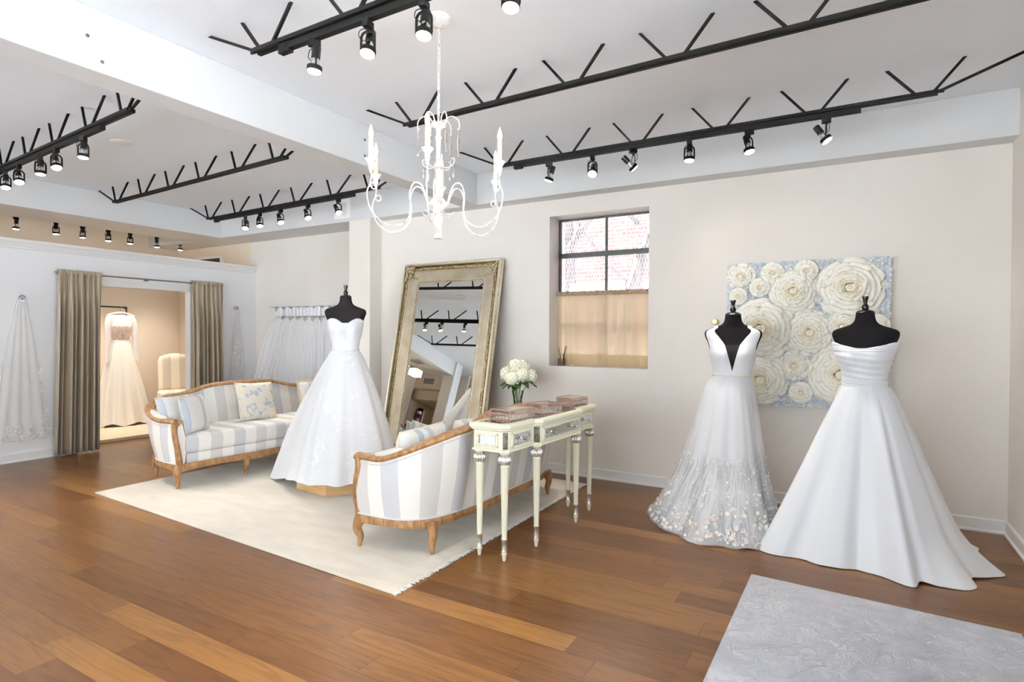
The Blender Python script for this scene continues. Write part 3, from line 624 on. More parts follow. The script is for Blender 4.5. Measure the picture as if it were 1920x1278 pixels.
# light tracks
def track(label, a, b, z, wide=.034, material='black', feed=True):
    a = Vector((*a, z)); b = Vector((*b, z)); d = b - a; t = thing('lighting_track', label, 'light track', tuple(a), 0, 'lighting tracks')
    MB().bar((0, 0, .017), d + Vector((0, 0, .017)), .034, wide).build('rail', material, t, smooth=0)
    if feed: u = d.normalized(); MB().bar(u * -.05 + Vector((0, 0, .012)), u * .03 + Vector((0, 0, .012)), .034, .05).build('power_feed', material, t, smooth=0)
ZT = 2.902
track('long black light track under the back truss above the gowns', (-2.56, 4.50), (.037, 4.50), ZT)
track('black light track under the nearest truss at top of photo', (-2.57, 2.05), (-.2, 2.045), ZT)
track('black light track in left bay above veil shelf', (-7.28, 4.705), (-4.65, 4.578), ZT)
track('black light track under the far left truss', (-7.3, 2.33), (-4.74, 2.178), ZT)
track('pale light track in the dressing area behind the left beam', (-9.2, 2.9), (-9.2, 5.5), 2.886, material=mat('grey_track', (170, 165, 155), .5), feed=False)

# ---------------------------------------------------------------- track spotlights
def make_spot():
    t = thing('track_spotlight', 'x', 'track light')
    MB().box(-.016, -.028, -.034, .016, .028, 0).lathe([(.008, -.05), (.008, -.034)], n=10).build('track_adapter', 'black', t, smooth=30)
    pts = [(-.036, 0, -.145), (-.036, 0, -.09), (-.034, 0, -.07), (-.022, 0, -.054), (0, 0, -.049), (.022, 0, -.054), (.034, 0, -.07), (.036, 0, -.09), (.036, 0, -.145)]
    MB().tube(cat_spline(pts, 4), .0034, 6, sx=1., sy=2.).build('yoke', 'black', t)
    h = MB().lathe([(.004, .118), (.020, .116), (.0225, .11), (.0225, .055), (.018, .052)], n=20).build('lamp_head', 'blk_gloss', t, loc=(0, 0, -.145))
    MB().lathe([(.018, .054), (.019, .04), (.026, .022), (.032, .008), (.032, .004)], n=20).build('bulb', M['bulb_glass'], h)
    rm = MB(); rm.lathe([(.033, -.012), (.0375, -.012), (.0375, .012), (.033, .012), (.033, -.012)], n=24); rm.build('rim', 'black', h)
    MB().lathe([(.0345, -.0122), (.031, -.0165), (.018, -.019), (.002, -.0195)], n=20).build('lens', 'lens', h)
    MB().tube(cat_spline([(.006, .01, -.04), (.03, .02, -.05), (.034, .022, -.08), (.012, .016, -.1)], 5), .0022, 6).build('cable', 'black', t)
    return t
spot0 = make_spot(); spot_used = []
def place_spot(x, y, z, target, label, group, power=SPOT_W, ang=62, col=(1., .89, .77), lens=None, dim=False):
    d = Vector(target) - Vector((x, y, z - .145)); pan = atan2(-d.x, d.y); tilt = atan2(hypot(d.x, d.y), -d.z)
    if not spot_used: s = spot0; s.location = (x, y, z); s.rotation_euler = (0, 0, pan)
    else: s = dup(spot0, (x, y, z), pan)
    spot_used.append(s); s['label'] = label; s['group'] = group
    for c in s.children:
        if c.name.startswith('lamp_head'):
            c.rotation_euler = (tilt, 0, 0)
            ld = bpy.data.lights.new('spot_beam', 'SPOT'); ld.energy = power; ld.spot_size = radians(ang); ld.spot_blend = .6; ld.color = col; ld.shadow_soft_size = .03
            lo = bpy.data.objects.new('spot_beam', ld); COL.objects.link(lo); lo.location = (0, 0, -.03); lo['_l'] = 1
            LIGHTS.append((lo, c))
LIGHTS = []
G3, G1, G0, G2, GB = 'spotlights on the back truss track', 'spotlights on the nearest truss track', 'spotlights on the far left track', 'spotlights on the left bay track', 'spotlights in the dressing area'
ordw = ['first', 'second', 'third', 'fourth', 'fifth', 'sixth', 'seventh']
for i, (x, tg) in enumerate(((-2.266, (-3.0, 4.3, .6)), (-1.866, (-1.5, 2.9, .8)), (-1.518, (-.45, 5.3, 1.5)), (-1.079, (-1.05, 4.1, 0)), (-.654, (-.3, 4.3, 1.3)), (-.165, (.6, 4.45, 1.6)))):
    place_spot(x, 4.5, ZT, tg, f'black track spotlight on the back truss, {ordw[i]} from the chandelier side', G3, power=6 if i in (2, 5) else SPOT_W, ang=85 if i in (2, 5) else 62)
for i, (x, tg) in enumerate(((-2.362, (-2.5, 1.8, 0)), (-1.997, (-1.8, 1.2, 0)), (-1.659, (-1.5, 1.5, 0)), (-1.21, (-1.1, 1.5, 0)))):
    place_spot(x, 2.05, ZT, tg, f'black track spotlight near top of photo, {ordw[i]} from the left', G1)
for i, (x, y, tg) in enumerate(((-6.741, 2.29, (-6.2, 2.1, .9)), (-6.401, 2.269, (-5.6, 2.1, 1.2)), (-5.904, 2.239, (-5.6, 2.1, 0)), (-5.565, 2.218, (-4.8, 2.1, 1.2)), (-5.054, 2.187, (-4.9, 2.0, 0)))):
    place_spot(x, y, ZT, tg, f'black track spotlight at far left, {ordw[i]} from the photo edge', G0)
for i, (x, y, tg) in enumerate(((-6.648, 4.677, (-5.6, 3.6, 0)), (-6.344, 4.662, (-5.85, 4.5, 1.4)), (-5.928, 4.641, (-5.2, 4.5, 1.6)), (-5.423, 4.615, (-4.7, 4.45, 1.65)), (-4.903, 4.589, (-4.05, 4.4, 1.75)))):
    place_spot(x, y, ZT, tg, f'black track spotlight above the veil shelf, {ordw[i]} from the left', G2)
for i, y in enumerate((3.228, 3.659, 3.972, 4.293, 4.585, 4.966, 5.326)):
    place_spot(-9.2, y, 2.886, (-9.25 + .1 * (i % 2), y + .1 * ((i * 7) % 3 - 1), 0), f'track spotlight over the dressing area wall top, {ordw[i]} from the left', GB, power=SPOT_W * .85, ang=80)

# round plates on the ceiling, air vent on the beam
for i, (x, y) in enumerate(((-5.73, 2.785), (-5.726, 3.995))):
    t = thing('ceiling_plate', f"round white disc flush in the left bay ceiling, {'nearer' if i == 0 else 'farther'} one", 'ceiling fitting', (x, y, ZC), 0, 'round white ceiling discs')
    MB().lathe([(.09, 0), (.095, -.006), (.07, -.014), (.002, -.015)], n=28).build('cover', 'white_plastic', t)
vt = thing('wall_vent', 'square white slatted vent on the beam behind left bay spotlights', 'vent', (-5.50, 5.22, 2.97))
MB().box(-.14, -.012, -.12, .14, 0, .12).build('vent_frame', 'white_plastic', vt, smooth=0, bevel=.003)
m = MB()
for i in range(9): m.box(-.07, -.018, -.075 + i * .018, .07, -.012, -.066 + i * .018)
m.build('grille', mat('grey_blue_grille', (196, 202, 214), .5), vt, smooth=0)
# reflected-only things behind the camera side, at their places
pl = thing('pendant_lantern', 'lit square glass pendant lantern seen in the leaning mirror', 'lamp', (-8.35, .38, 2.62))
MB().box(-.1, -.1, -.14, .1, .1, .0).build('lantern_panel', 'paper_lamp', pl, smooth=0); MB().tube([(0, 0, 0), (0, 0, ZB - 2.62)], .004, 6).build('chain', 'chrome', pl)
m = MB()
for sx in (-1, 1):
    for sy in (-1, 1): m.box(sx * .105 - .006, sy * .105 - .006, -.15, sx * .105 + .006, sy * .105 + .006, .01)
m.box(-.11, -.11, 0, .11, .11, .012).build('lantern_frame', 'chrome', pl, smooth=0)
wv = thing('wall_vent', 'grey slatted air vent on beige wall seen in the leaning mirror', 'vent', (-9.45, -1.5, 2.96))
MB().box(-.2, 0, -.1, .2, .012, .1).build('vent_frame', 'white_plastic', wv, smooth=0)
m = MB()
for i in range(9): m.box(-.17, .012, -.08 + i * .018, .17, .018, -.07 + i * .018)
m.build('grille', mat('dark_grille', (110, 100, 90), .5), wv, smooth=0)
dl = thing('recessed_downlight', 'round recessed downlight in alcove ceiling seen in mirror', 'lamp', (-9.25, -1.8, 2.75)); MB().lathe([(.06, -.004), (.05, -.006), (.002, -.006)], n=20).build('lens', 'lens_dim', dl); MB().lathe([(.06, 0), (.075, 0), (.075, -.008), (.06, -.008), (.06, 0)], n=20).build('rim', 'white_plastic', dl)
def lamp_point(parent, loc, w, col=(1, .8, .6), r=.05):
    ld = bpy.data.lights.new('glow', 'POINT'); ld.energy = w; ld.color = col; ld.shadow_soft_size = r; lo = bpy.data.objects.new('glow', ld); COL.objects.link(lo); lo.parent = parent; lo.location = loc; return lo
pass
for lo, c in LIGHTS: lo.parent = c
# ---------------------------------------------------------------- rugs
def rug(nm, label, corners, h, material, fringe=None):
    cx = sum(c[0] for c in corners) / 4; cy = sum(c[1] for c in corners) / 4
    t = thing(nm, label, 'rug', (cx, cy, 0)); C4 = [Vector((c[0] - cx, c[1] - cy, 0)) for c in corners]
    def fn(u, v):
        p = C4[0].lerp(C4[1], u).lerp(C4[3].lerp(C4[2], u), v); e = min(u, 1 - u, v, 1 - v)
        return (p.x + .004 * sin(v * 60) * (u in (0, 1)), p.y + .004 * sin(u * 60) * (v in (0, 1)), h if e > 0 else h * .5)
    MB().prism([(c.x, c.y) for c in C4], .0005, h).build('pile', material, t, smooth=60, bevel=.003)
    if fringe:
        m = MB(); a, b = C4[fringe[0]], C4[fringe[1]]; d = (b - a); n = Vector((d.y, -d.x, 0)).normalized(); r = random.Random(2); N = 620
        for i in range(N):
            p = a + d * ((i + r.random()) / N); q = p + n * (.014 + .020 * r.random()) + d.normalized() * r.uniform(-.012, .012)
            m.bar((p.x - n.x * .004, p.y - n.y * .004, .006), (q.x, q.y, .004), .0042, .003)
        m.build('fringe', 'fringe', t, smooth=0)
rug('area_rug', 'large cream rug under the two striped sofas and centre gown', [(-5.75, 2.57), (-2.15, 2.40), (-2.19, 5.13), (-5.85, 5.25)], .011, 'rug_cream', (1, 2))
rug('area_rug', 'pale grey carved swirl rug in the bottom right corner', [(-.50, 3.68), (-.52, 1.3), (.69, 1.3), (.71, 3.60)], .014, 'rug_grey')

# ---------------------------------------------------------------- sofas
def make_sofa(loc, rotz, a, D, label, group, off=0.):
    t = thing('sofa', label, 'sofa', (*loc, .0115), rotz, group)
    N = 72; n_ = 4.2; pts = []
    for i in range(N + 1):
        ph = pi * i / N; c, s = cos(ph), sin(ph)
        pts.append(Vector((-a * (abs(c) ** (2 / n_)) * (1 if c > 0 else -1), D * (abs(s) ** (2 / n_)), 0)))
    # resample by length
    L = [0]
    for i in range(N): L.append(L[-1] + (pts[i + 1] - pts[i]).length)
    T = L[-1]; P = []; K = 96
    j = 0
    for k in range(K + 1):
        s = T * k / K
        while j < N - 1 and L[j + 1] < s: j += 1
        f = (s - L[j]) / max(1e-9, L[j + 1] - L[j]); P.append(pts[j].lerp(pts[j + 1], f))
    NR = []
    for k in range(K + 1):
        d = P[min(k + 1, K)] - P[max(k - 1, 0)]; NR.append(Vector((-d.y, d.x, 0)).normalized())
    if NR[K // 2].y < 0: NR = [-x for x in NR]
    half = T / 2
    tk = [(0, .60), (.10, .605), (.26, .61), (.42, .655), (.60, .725), (.78, .765), (.95, .785), (1.08, .812), (1.2, .842), (1.35, .858), (2.0, .86)]
    sc_ = (half) / 1.62
    def zt(s): q = min(s, T - s) / sc_; return interp(tk, q)
    def rake(s): q = min(s, T - s); return .02 + .075 * min(1, q / .5)
    def outo(s, f): return .004 + (rake(s) - .004) * f ** 1.15 + .016 * sin(pi * min(1, f * 1.05))
    rings = []; uvs = []
    for k in range(K + 1):
        s = T * k / K; p, n = P[k], NR[k]; z1 = zt(s) - .02; r = rake(s); zb = .215
        sec = [(outo(s, f), zb + (z1 - zb) * f) for f in (0, .1, .22, .36, .5, .64, .78, .9, 1.)] + [ (r - .035, z1 + .012), (r - .07, z1), (r * .5 - .095, zb + (z1 - zb) * .55), (-.085, zb + .1), (-.07, zb)]
        rings.append([tuple(p + n * o + Vector((0, 0, z))) for o, z in sec]); uvs.append([(s + off, z) for o, z in sec])
    MB().rings(rings, uvs).build('upholstered_shell', 'stripe', t, smooth=60)
    # piping along the lower outer edge and under the rail
    m = MB(); m.tube([P[k] + NR[k] * .010 + Vector((0, 0, .224)) for k in range(K + 1)], .006, 6)
    m.tube([P[k] + NR[k] * (outo(T * k / K, (zt(T * k / K) - .251) / (zt(T * k / K) - .235)) + .001) + Vector((0, 0, zt(T * k / K) - .036)) for k in range(K + 1)], .005, 6)
    m.build('piping', 'plain_linen', t)
    # wooden top rail
    rr = []
    for k in range(K + 1):
        s = T * k / K; r = rake(s); p = P[k] + NR[k] * (r - .034); z = zt(s); n = NR[k]; prof = []
        for q in range(12):
            an = 2 * pi * q / 12; prof.append(tuple(p + n * (.042 * cos(an)) + Vector((0, 0, z + .024 * sin(an) - .004))))
        rr.append(prof)
    MB().rings(rr).build('top_rail', 'oak', t)
    # base rail with shallow scallops
    rr = []
    for k in range(K + 1):
        s = T * k / K; p = P[k]; n = NR[k]; dz = .012 * abs(sin(pi * s / (T / 5.)))
        rr.append([tuple(p + n * o + Vector((0, 0, z))) for o, z in ((.014, .160 + dz), (.018, .195), (.010, .222), (-.05, .222), (-.05, .160 + dz))])
    MB().rings(rr).build('base_rail', 'oak', t, smooth=50)
    def fy(u): x = u / a; return -.015 - .045 * (cos(x * pi / 2) ** .8 if abs(x) < 1 else 0)
    rr = []
    for k in range(41):
        u = -a + 2 * a * k / 40; y = fy(u); dz = .018 * abs(sin(pi * 3 * (u + a) / (2 * a)))
        rr.append([(u, y - .006, .150 + dz), (u, y - .012, .185), (u, y - .004, .220), (u, y + .05, .220), (u, y + .05, .150 + dz)])
    MB().rings(rr).build('front_rail', 'oak', t, smooth=50)
    # seat platform and cushion, outlines follow the shell
    def outline(ins, fr):
        o = [];
        for k in range(2, K - 1, 2): q = P[k] - NR[k] * (.088 + ins); o.append((q.x, max(q.y, fr)))
        o = [(x, y) for x, y in o if y > fr + .02]
        x0, x1 = o[0][0], o[-1][0]
        for k in range(0, 21):
            u = x1 + (x0 - x1) * k / 20; o.append((u, fy(u) + .02 + ins + fr))
        return o
    def slab(zs, name, material):
        R = []; U = []
        for ins, z in zs:
            ol = outline(ins, .0); cx = 0; R.append([(x, y, z) for x, y in ol]); U.append([(x + half + off, z) for x, y in ol])
        return MB().rings(R, U).build(name, material, t, smooth=50)
    slab([(.004, .21), (-.004, .24), (-.004, .29), (.004, .305)], 'seat_platform', 'stripe')
    slab([(.012, .305), (-.006, .318), (-.014, .35), (-.014, .43), (-.006, .455), (.012, .468), (.03, .474)], 'seat_cushion', 'stripe')
    # arm posts, pads
    for sd in (-1, 1):
        x = sd * a
        post = cat_spline([(x * .985, -.002, .15), (x * .985, -.008, .24), (x + sd * .0, -.020, .33), (x + sd * .012, -.006, .43), (x + sd * .014, .016, .53), (x + sd * .010, .010, .585), (x + sd * .004, -.006, .60)], 5)
        rs = [.034 - .008 * sin(pi * i / (len(post) - 1)) for i in range(len(post))]
        MB().tube(post, rs, 8).build('arm_post', 'oak', t)
        k0 = 5 if sd < 0 else K - 5; seg = []
        for q in range(9):
            k = k0 + (q if sd < 0 else -q); s = T * k / K; seg.append(P[k] + NR[k] * (rake(s) - .045) + Vector((0, 0, zt(s) + .016)))
        MB().tube(seg, [.010, .024, .030, .033, .034, .034, .032, .026, .010], 10).build('arm_pad', 'plain_linen', t)
        # cabriole legs: front, back
        def leg(px, py, ox, oy, nm='leg'):
            o = Vector((ox, oy, 0)); B = Vector((px, py, 0))
            c = cat_spline([B + Vector((0, 0, .205)), B + o * .6 + Vector((0, 0, .165)), B + o * .9 + Vector((0, 0, .12)), B + o * .2 + Vector((0, 0, .065)), B + o * .35 + Vector((0, 0, .03)), B + o * .5 + Vector((0, 0, .001))], 5)
            n = len(c); MB().tube(c, [(.030 * (1 - i / (n - 1)) ** 1.1 + .012) for i in range(n)], 10).build(nm, 'oak', t)
        leg(x * .985, .01, sd * .022, -.022)
        leg(sd * (a - .14), D - .05, sd * .010, .016)
        leg(sd * a * .40, fy(a * .4) + .03, 0, -.018)
    leg(0, D - .012, 0, .018)
    return t
GS = 'striped sofas facing each other on the cream rug'
sofa1 = make_sofa((-5.21, 4.10), radians(90 - 1.5), 1.10, .67, 'blue and white striped sofa on the far side with floral cushion', GS, .03)
sofa2 = make_sofa((-2.815, 3.775), radians(-90), .955, .55, 'blue and white striped sofa seen from behind beside the console table', GS, .08)

def pillow(nm, label, loc, rot, w, h, th, material, extra=None, group=None):
    t = thing(nm, label, 'cushion', loc, rot=rot, group=group)
    def fn(sg):
        def f(u, v):
            x, y = 2 * u - 1, 2 * v - 1; e = (1 - abs(x) ** 3.2) * (1 - abs(y) ** 3.2); k = 1 - .06 * (x * x * y * y) - .05 * (1 - abs(x * y)) * 0
            pin = 1 - .05 * (1 - (abs(x) * abs(y)))
            return (x * w / 2 * pin, sg * th / 2 * max(0, e) ** .45, y * h / 2 * pin + h / 2)
        return f
    uvf = lambda u, v: (u * w + .02, v)
    m = MB().grid(fn(-1), 20, 20, uvf=uvf).grid(fn(1), 20, 20, uvf=uvf); m.build('cover', material, t, smooth=80)
    rim = []
    for i in range(20): rim.append(fn(1)(i / 20, 0))
    for i in range(20): rim.append(fn(1)(1, i / 20))
    for i in range(20): rim.append(fn(1)(1 - i / 20, 1))
    for i in range(20): rim.append(fn(1)(0, 1 - i / 20))
    if extra == 'fringe':
        m = MB(); r = random.Random(4); rp = [Vector(p) for p in rim]; c = Vector((0, 0, h / 2))
        for i in range(len(rp)):
            for q in range(4):
                p = rp[i].lerp(rp[(i + 1) % len(rp)], q / 4); d = (p - c).normalized(); m.bar(p - d * .006, p + d * (.024 + .01 * r.random()) + Vector((0, r.uniform(-.008, .008), 0)), .005, .005)
        m.build('fringe', 'chair_cream', t, smooth=0)
    else: MB().tube(rim, .005, 6, closed=True).build('piping', 'chair_cream', t)
    return t
ZS = .0105 + .478
pillow('cushion', 'striped blue edged cushion tucked behind another at sofa end', (-5.52, 3.20, ZS + .0), (radians(-16), 0, radians(104)), .40, .34, .12, 'stripe_pil')
pillow('cushion', 'striped cushion in front leaning on the near arm of far sofa', (-5.36, 3.27, ZS + .0), (radians(-12), 0, radians(120)), .40, .34, .12, 'stripe_pil')
pillow('cushion', 'blue floral brocade cushion centred on the far sofa back', (-5.56, 4.08, ZS + .0), (radians(-19), radians(2), radians(86)), .43, .41, .13, 'floral')
pillow('cushion', 'white striped cushion with fringe at the right of the far sofa', (-5.54, 4.88, ZS + .0), (radians(-16), 0, radians(80)), .42, .37, .13, 'stripe', 'fringe')
pillow('cushion', 'white and grey striped cushion poking above the near sofa back', (-2.63, 3.20, ZS + .0), (radians(-10), 0, radians(-84)), .58, .29, .15, 'stripe_pil')
pillow('cushion', 'striped cushion lying in the near sofa seen in the mirror', (-2.62, 3.84, ZS + .0), (radians(-10), 0, radians(-94)), .50, .28, .14, 'stripe_pil')

# ---------------------------------------------------------------- console table (local x to the front, y along the wall side)
ct = thing('console_table', 'cream and mirrored console table with six fluted legs behind the near sofa', 'table', (-1.818, 3.75, 0), radians(-2))
hl, dp = .66, .25                                     # half length, depth; front face at x=0
def outl(e=0., bf=.045):
    c = .035; h = hl + e; f = e; b = -dp - e
    return [(b, -h), (f - c, -h), (f, -h + c), (f, -.335 - e * .3), (f + bf, -.30 - e * .3), (f + bf, .30 + e * .3), (f, .335 + e * .3), (f, h - c), (f - c, h), (b, h)]
def slab(m, segs):
    for i in range(len(segs) - 1):
        pass
    rings = [[(x, y, z) for x, y in outl(e)] for e, z in segs]; m.rings(rings); return m
slab(MB(), [(-.004, .680), (.006, .684), (.006, .694), (-.002, .700), (-.002, .812), (.004, .816)]).build('apron', 'cream', ct, smooth=18)
slab(MB(), [(.002, .814), (.010, .820), (.012, .830), (.020, .836), (.020, .855), (.017, .859)]).build('table_top', 'cream', ct, smooth=18)
ins = [(x, y) for x, y in outl(-.028)]
MB().prism(ins, .859, .8625).build('mirror_inset', 'mirror_old', ct, smooth=0)
def panel(m_frame, m_mir, a, b, z0, z1, out, mfr=.012):
    a = Vector((*a, 0)); b = Vector((*b, 0)); d = (b - a).normalized(); n = Vector((*out, 0))
    def q(s, z, o): p = a + d * s + n * o; return (p.x, p.y, z)
    L = (b - a).length
    def blk(m, s0, s1, za, zb, o0, o1):
        vs = [q(s, z, o) for z in (za, zb) for o in (o0, o1) for s in (s0, s1)]
        m.add(vs, [(0, 2, 3, 1), (4, 5, 7, 6), (0, 1, 5, 4), (2, 6, 7, 3), (0, 4, 6, 2), (1, 3, 7, 5)])
    blk(m_frame, 0, L, z0, z0 + mfr, 0, .009); blk(m_frame, 0, L, z1 - mfr, z1, 0, .009); blk(m_frame, 0, mfr, z0, z1, 0, .009); blk(m_frame, L - mfr, L, z0, z1, 0, .009)
    blk(m_mir, mfr, L - mfr, z0 + mfr, z1 - mfr, 0, .003)
def drawer(y0, y1, x, knobs):
    fr, mi = MB(), MB(); panel(fr, mi, (x, y0), (x, y1), .706, .806, (1, 0), .016)
    o = fr.build('drawer', 'cream', ct, smooth=0, bevel=.002)
    mi.build('mirror_panel', 'mirror', o, smooth=0)
    s_ = MB(); s2 = MB(); panel(s_, s2, (x + .002, y0 + .014), (x + .002, y1 - .014), .720, .792, (1, 0), .007); s_.build('silver_bead', 'silver', o, smooth=0)
    for ky in knobs:
        MB().lathe([(.004, 0), (.004, .014), (.008, .018), (.013, .024), (.014, .030), (.011, .037), (.003, .041)], (x + .003, ky, .756), 8, axis=(1, 0, 0)).build('crystal_knob', 'glass', o, smooth=20)
        MB().lathe([(.010, 0), (.011, .003), (.006, .008)], (x + .003, ky, .756), 12, axis=(1, 0, 0)).build('knob_base', 'silver', o)
drawer(-.60, -.36, -.002, (-.48,)); drawer(-.275, .275, .043, (-.16, .16)); drawer(.36, .60, -.002, (.48,))
for nm, a, b, n in (('end_panel', (-dp + .03, -hl), (-.06, -hl), (0, -1)), ('end_panel', (-dp + .03, hl), (-.06, hl), (0, 1))):
    fr, mi = MB(), MB(); panel(fr, mi, (a[0], a[1] + .0), b, .712, .800, n, .014); o = fr.build(nm, 'cream', ct, smooth=0, bevel=.002); mi.build('mirror_panel', 'mirror', o, smooth=0)
    s_ = MB(); s2 = MB(); panel(s_, s2, (a[0] + .012, a[1] + n[1] * .002), (b[0] - .012, b[1] + n[1] * .002), .724, .788, n, .007); s_.build('silver_bead', 'silver', o, smooth=0)
m = MB(); s2 = MB()
k = .7071
for (a, b, n) in (((-.031, -hl + .004), (-.004, -hl + .031), (k, -k)), ((-.004, hl - .031), (-.031, hl - .004), (k, k)), ((.002, -.331), (.041, -.304), (.6, -.8)), ((.041, .304), (.002, .331), (.6, .8))):
    f0 = MB(); m = MB(); panel(f0, m, a, b, .700, .812, n, .004); m.build('corner_mirror', 'mirror_old', ct, smooth=0)
def tleg(x, y):
    rib = lambda a, z: 1 + .24 * abs(cos(a * 7)) - .12
    l = MB(); fl = lambda a, z: 1 - (.10 * (cos(a * 8) > .3)) if .15 < z < .592 else 1
    l.lathe([(.002, .0), (.010, .002), (.012, .015), (.016, .040), (.019, .048), (.016, .054), (.017, .058)], (x, y, 0), 20)
    l.lathe([(.0165, .138), (.019, .142), (.0165, .148), (.0165, .152), (.0265, .59), (.0275, .594), (.024, .600), (.024, .606)], (x, y, 0), 64, fl)
    l.lathe([(.022, .662), (.026, .668), (.034, .675), (.034, .682)], (x, y, 0), 20)
    o = l.build('leg', 'cream', ct, smooth=40)
    MB().lathe([(.012, .602), (.024, .605), (.033, .613), (.0375, .625), (.0385, .634), (.0375, .643), (.033, .655), (.024, .663), (.018, .666)], (x, y, 0), 98, rib).build('silver_ball', 'silver', o, smooth=60)
    MB().lathe([(.016, .056), (.020, .062), (.018, .069), (.0165, .128), (.020, .133), (.020, .138), (.016, .142)], (x, y, 0), 24).build('silver_collar', 'silver', o)
for x, y in ((-.03, -hl + .03), (.012, -.30), (.012, .30), (-.03, hl - .03), (-dp + .03, -hl + .03), (-dp + .03, hl - .03)): tleg(x, y)

# glass jewellery boxes on the console
def glass_box(label, loc, rotz, w, d, h):
    t = thing('glass_box', label, 'glass box', loc, rotz, 'rose gold glass boxes on the console'); e = .0022
    fr = MB(); A = [(-w / 2, -d / 2), (w / 2, -d / 2), (w / 2, d / 2), (-w / 2, d / 2)]
    for i in range(4):
        a, b = A[i], A[(i + 1) % 4]; fr.bar((*a, e), (*b, e), 2 * e, 2 * e); fr.bar((*a, h * .62), (*b, h * .62), 2 * e, 2 * e); fr.bar((*a, 0), (*a, h * .62), 2 * e, 2 * e)
    o = fr.build('metal_edges', 'rose_gold', t, smooth=0)
    B = [(-w / 2, -d / 2, h * .66), (w / 2, -d / 2, h * .66), (w / 2, d / 2, h), (-w / 2, d / 2, h)]
    B = [(-w / 2, -d / 2, h), (w / 2, -d / 2, h), (w / 2, d / 2, h * .98), (-w / 2, d / 2, h * .98)]
    fr = MB()
    for i in range(4): fr.bar(B[i], B[(i + 1) % 4], 2 * e, 2 * e); fr.bar(B[i], (A[i][0], A[i][1], h * .64), 2 * e, 2 * e); fr.bar((*A[i], h * .66), (*A[(i + 1) % 4], h * .66), 2 * e, 2 * e)
    l = fr.build('lid', 'rose_gold', t, smooth=0)
    g = MB(); g.add(B, [(0, 1, 2, 3)])
    for i in range(4): a, b = A[i], A[(i + 1) % 4]; g.add([(*a, h * .66), (*b, h * .66), B[(i + 1) % 4], B[i]], [(0, 1, 2, 3)])
    g.build('lid_glass', 'smoke_glass', l, smooth=0)
    g = MB()
    for i in range(4): a, b = A[i], A[(i + 1) % 4]; g.add([(*a, 0), (*b, 0), (*b, h * .62), (*a, h * .62)], [(0, 1, 2, 3)])
    g.build('side_glass', 'smoke_glass', t, smooth=0)
    MB().box(-w / 2 + .004, -d / 2 + .004, .001, w / 2 - .004, d / 2 - .004, .004).build('base_plate', 'white_pulp', t, smooth=0)
    m = MB(); r = random.Random(int(w * 1000 + rotz * 10))
    for i in range(34): m.sphere((r.uniform(-w / 2 + .02, w / 2 - .02), r.uniform(-d / 2 + .02, d / 2 - .02), .004 + .006), .008, 8, 5)
    o = m.build('bead_lining', 'white_pulp', t); o['kind'] = 'stuff'
    MB().sphere((w / 2 + .002, .0, h * .63), .006, 8, 6).build('clasp', 'rose_gold', t)
    return t
ZT_ = .8635
glass_box('nearest glass and rose gold lidded box on the console table', (-1.955, 3.36, ZT_), radians(-8), .165, .26, .066)
glass_box('middle glass box between the two others on the console table', (-1.905, 3.735, ZT_), radians(-24), .15, .19, .070)
glass_box('farthest glass box at the wall end of the console table', (-1.95, 4.31, ZT_), radians(-8), .165, .20, .058)

# ---------------------------------------------------------------- side table with vase of hydrangeas
st = thing('side_table', 'small round side table holding the flower vase behind near sofa', 'table', (-2.86, 5.02, 0))
MB().lathe([(.16, .565), (.175, .57), (.175, .59), (.165, .596), (.002, .596)], n=36).build('table_top', 'oak', st)
MB().lathe([(.02, .03), (.03, .06), (.018, .12), (.024, .3), (.018, .45), (.035, .565)], n=20).build('pedestal', 'oak', st)
for i in range(3):
    a = 2 * pi * i / 3 + .4; MB().tube(cat_spline([(0, 0, .09), (cos(a) * .08, sin(a) * .08, .07), (cos(a) * .16, sin(a) * .16, .014)], 5), [.018] * 5 + [.013] * 6, 8).build('leg', 'oak', st)
vs_ = thing('vase', 'tall clear glass vase with green water and stems', 'vase', (-2.86, 5.02, .597))
MB().lathe([(.045, 0), (.05, .004), (.042, .03), (.038, .10), (.045, .2), (.062, .27)], n=28).build('glass_body', 'glass', vs_)
m = MB().lathe([(.040, .006), (.039, .03), (.034, .10), (.038, .17)], n=24).build('water', 'water', vs_)
bq = thing('hydrangea_bouquet', 'round bunch of cream white hydrangeas with dark green leaves in vase', 'flowers', (-2.86, 5.02, .597))
heads = [(-.105, -.03, .43), (-.01, -.10, .40), (.07, -.04, .43), (-.05, .04, .48), (.03, .03, .50), (.11, .05, .41), (-.01, -.03, .515), (-.09, .08, .41)]
rr_ = random.Random(5)
for hi_, (x, y, z) in enumerate(heads):
    m = MB(); R_ = .072
    for i in range(85):
        zz = 1 - 2 * (i + .5) / 85; ph = i * 2.39996; rad = sqrt(1 - zz * zz); n = Vector((rad * cos(ph), rad * sin(ph), zz)); c = Vector((x, y, z)) + n * (R_ * rr_.uniform(.9, 1.08))
        tx = n.orthogonal().normalized(); ty = n.cross(tx); a0 = rr_.uniform(0, 1.5)
        for q in range(4):
            a = a0 + q * pi / 2; d = tx * cos(a) + ty * sin(a); e = tx * -sin(a) + ty * cos(a)
            m.add([c, c + d * .009 + e * .008 + n * .003, c + d * .018 + n * .001, c + d * .009 - e * .008 + n * .003], [(0, 1, 2, 3)])
    m.sphere((x, y, z), R_ * .86, 12, 8)
    m.build('flower_head', 'petal_w', bq, smooth=0)
    MB().tube(cat_spline([(x * .12, y * .12, .01), (x * .2, y * .2, .2), (x, y, z - .04)], 5), .004, 6).build('stem', 'stem', bq)
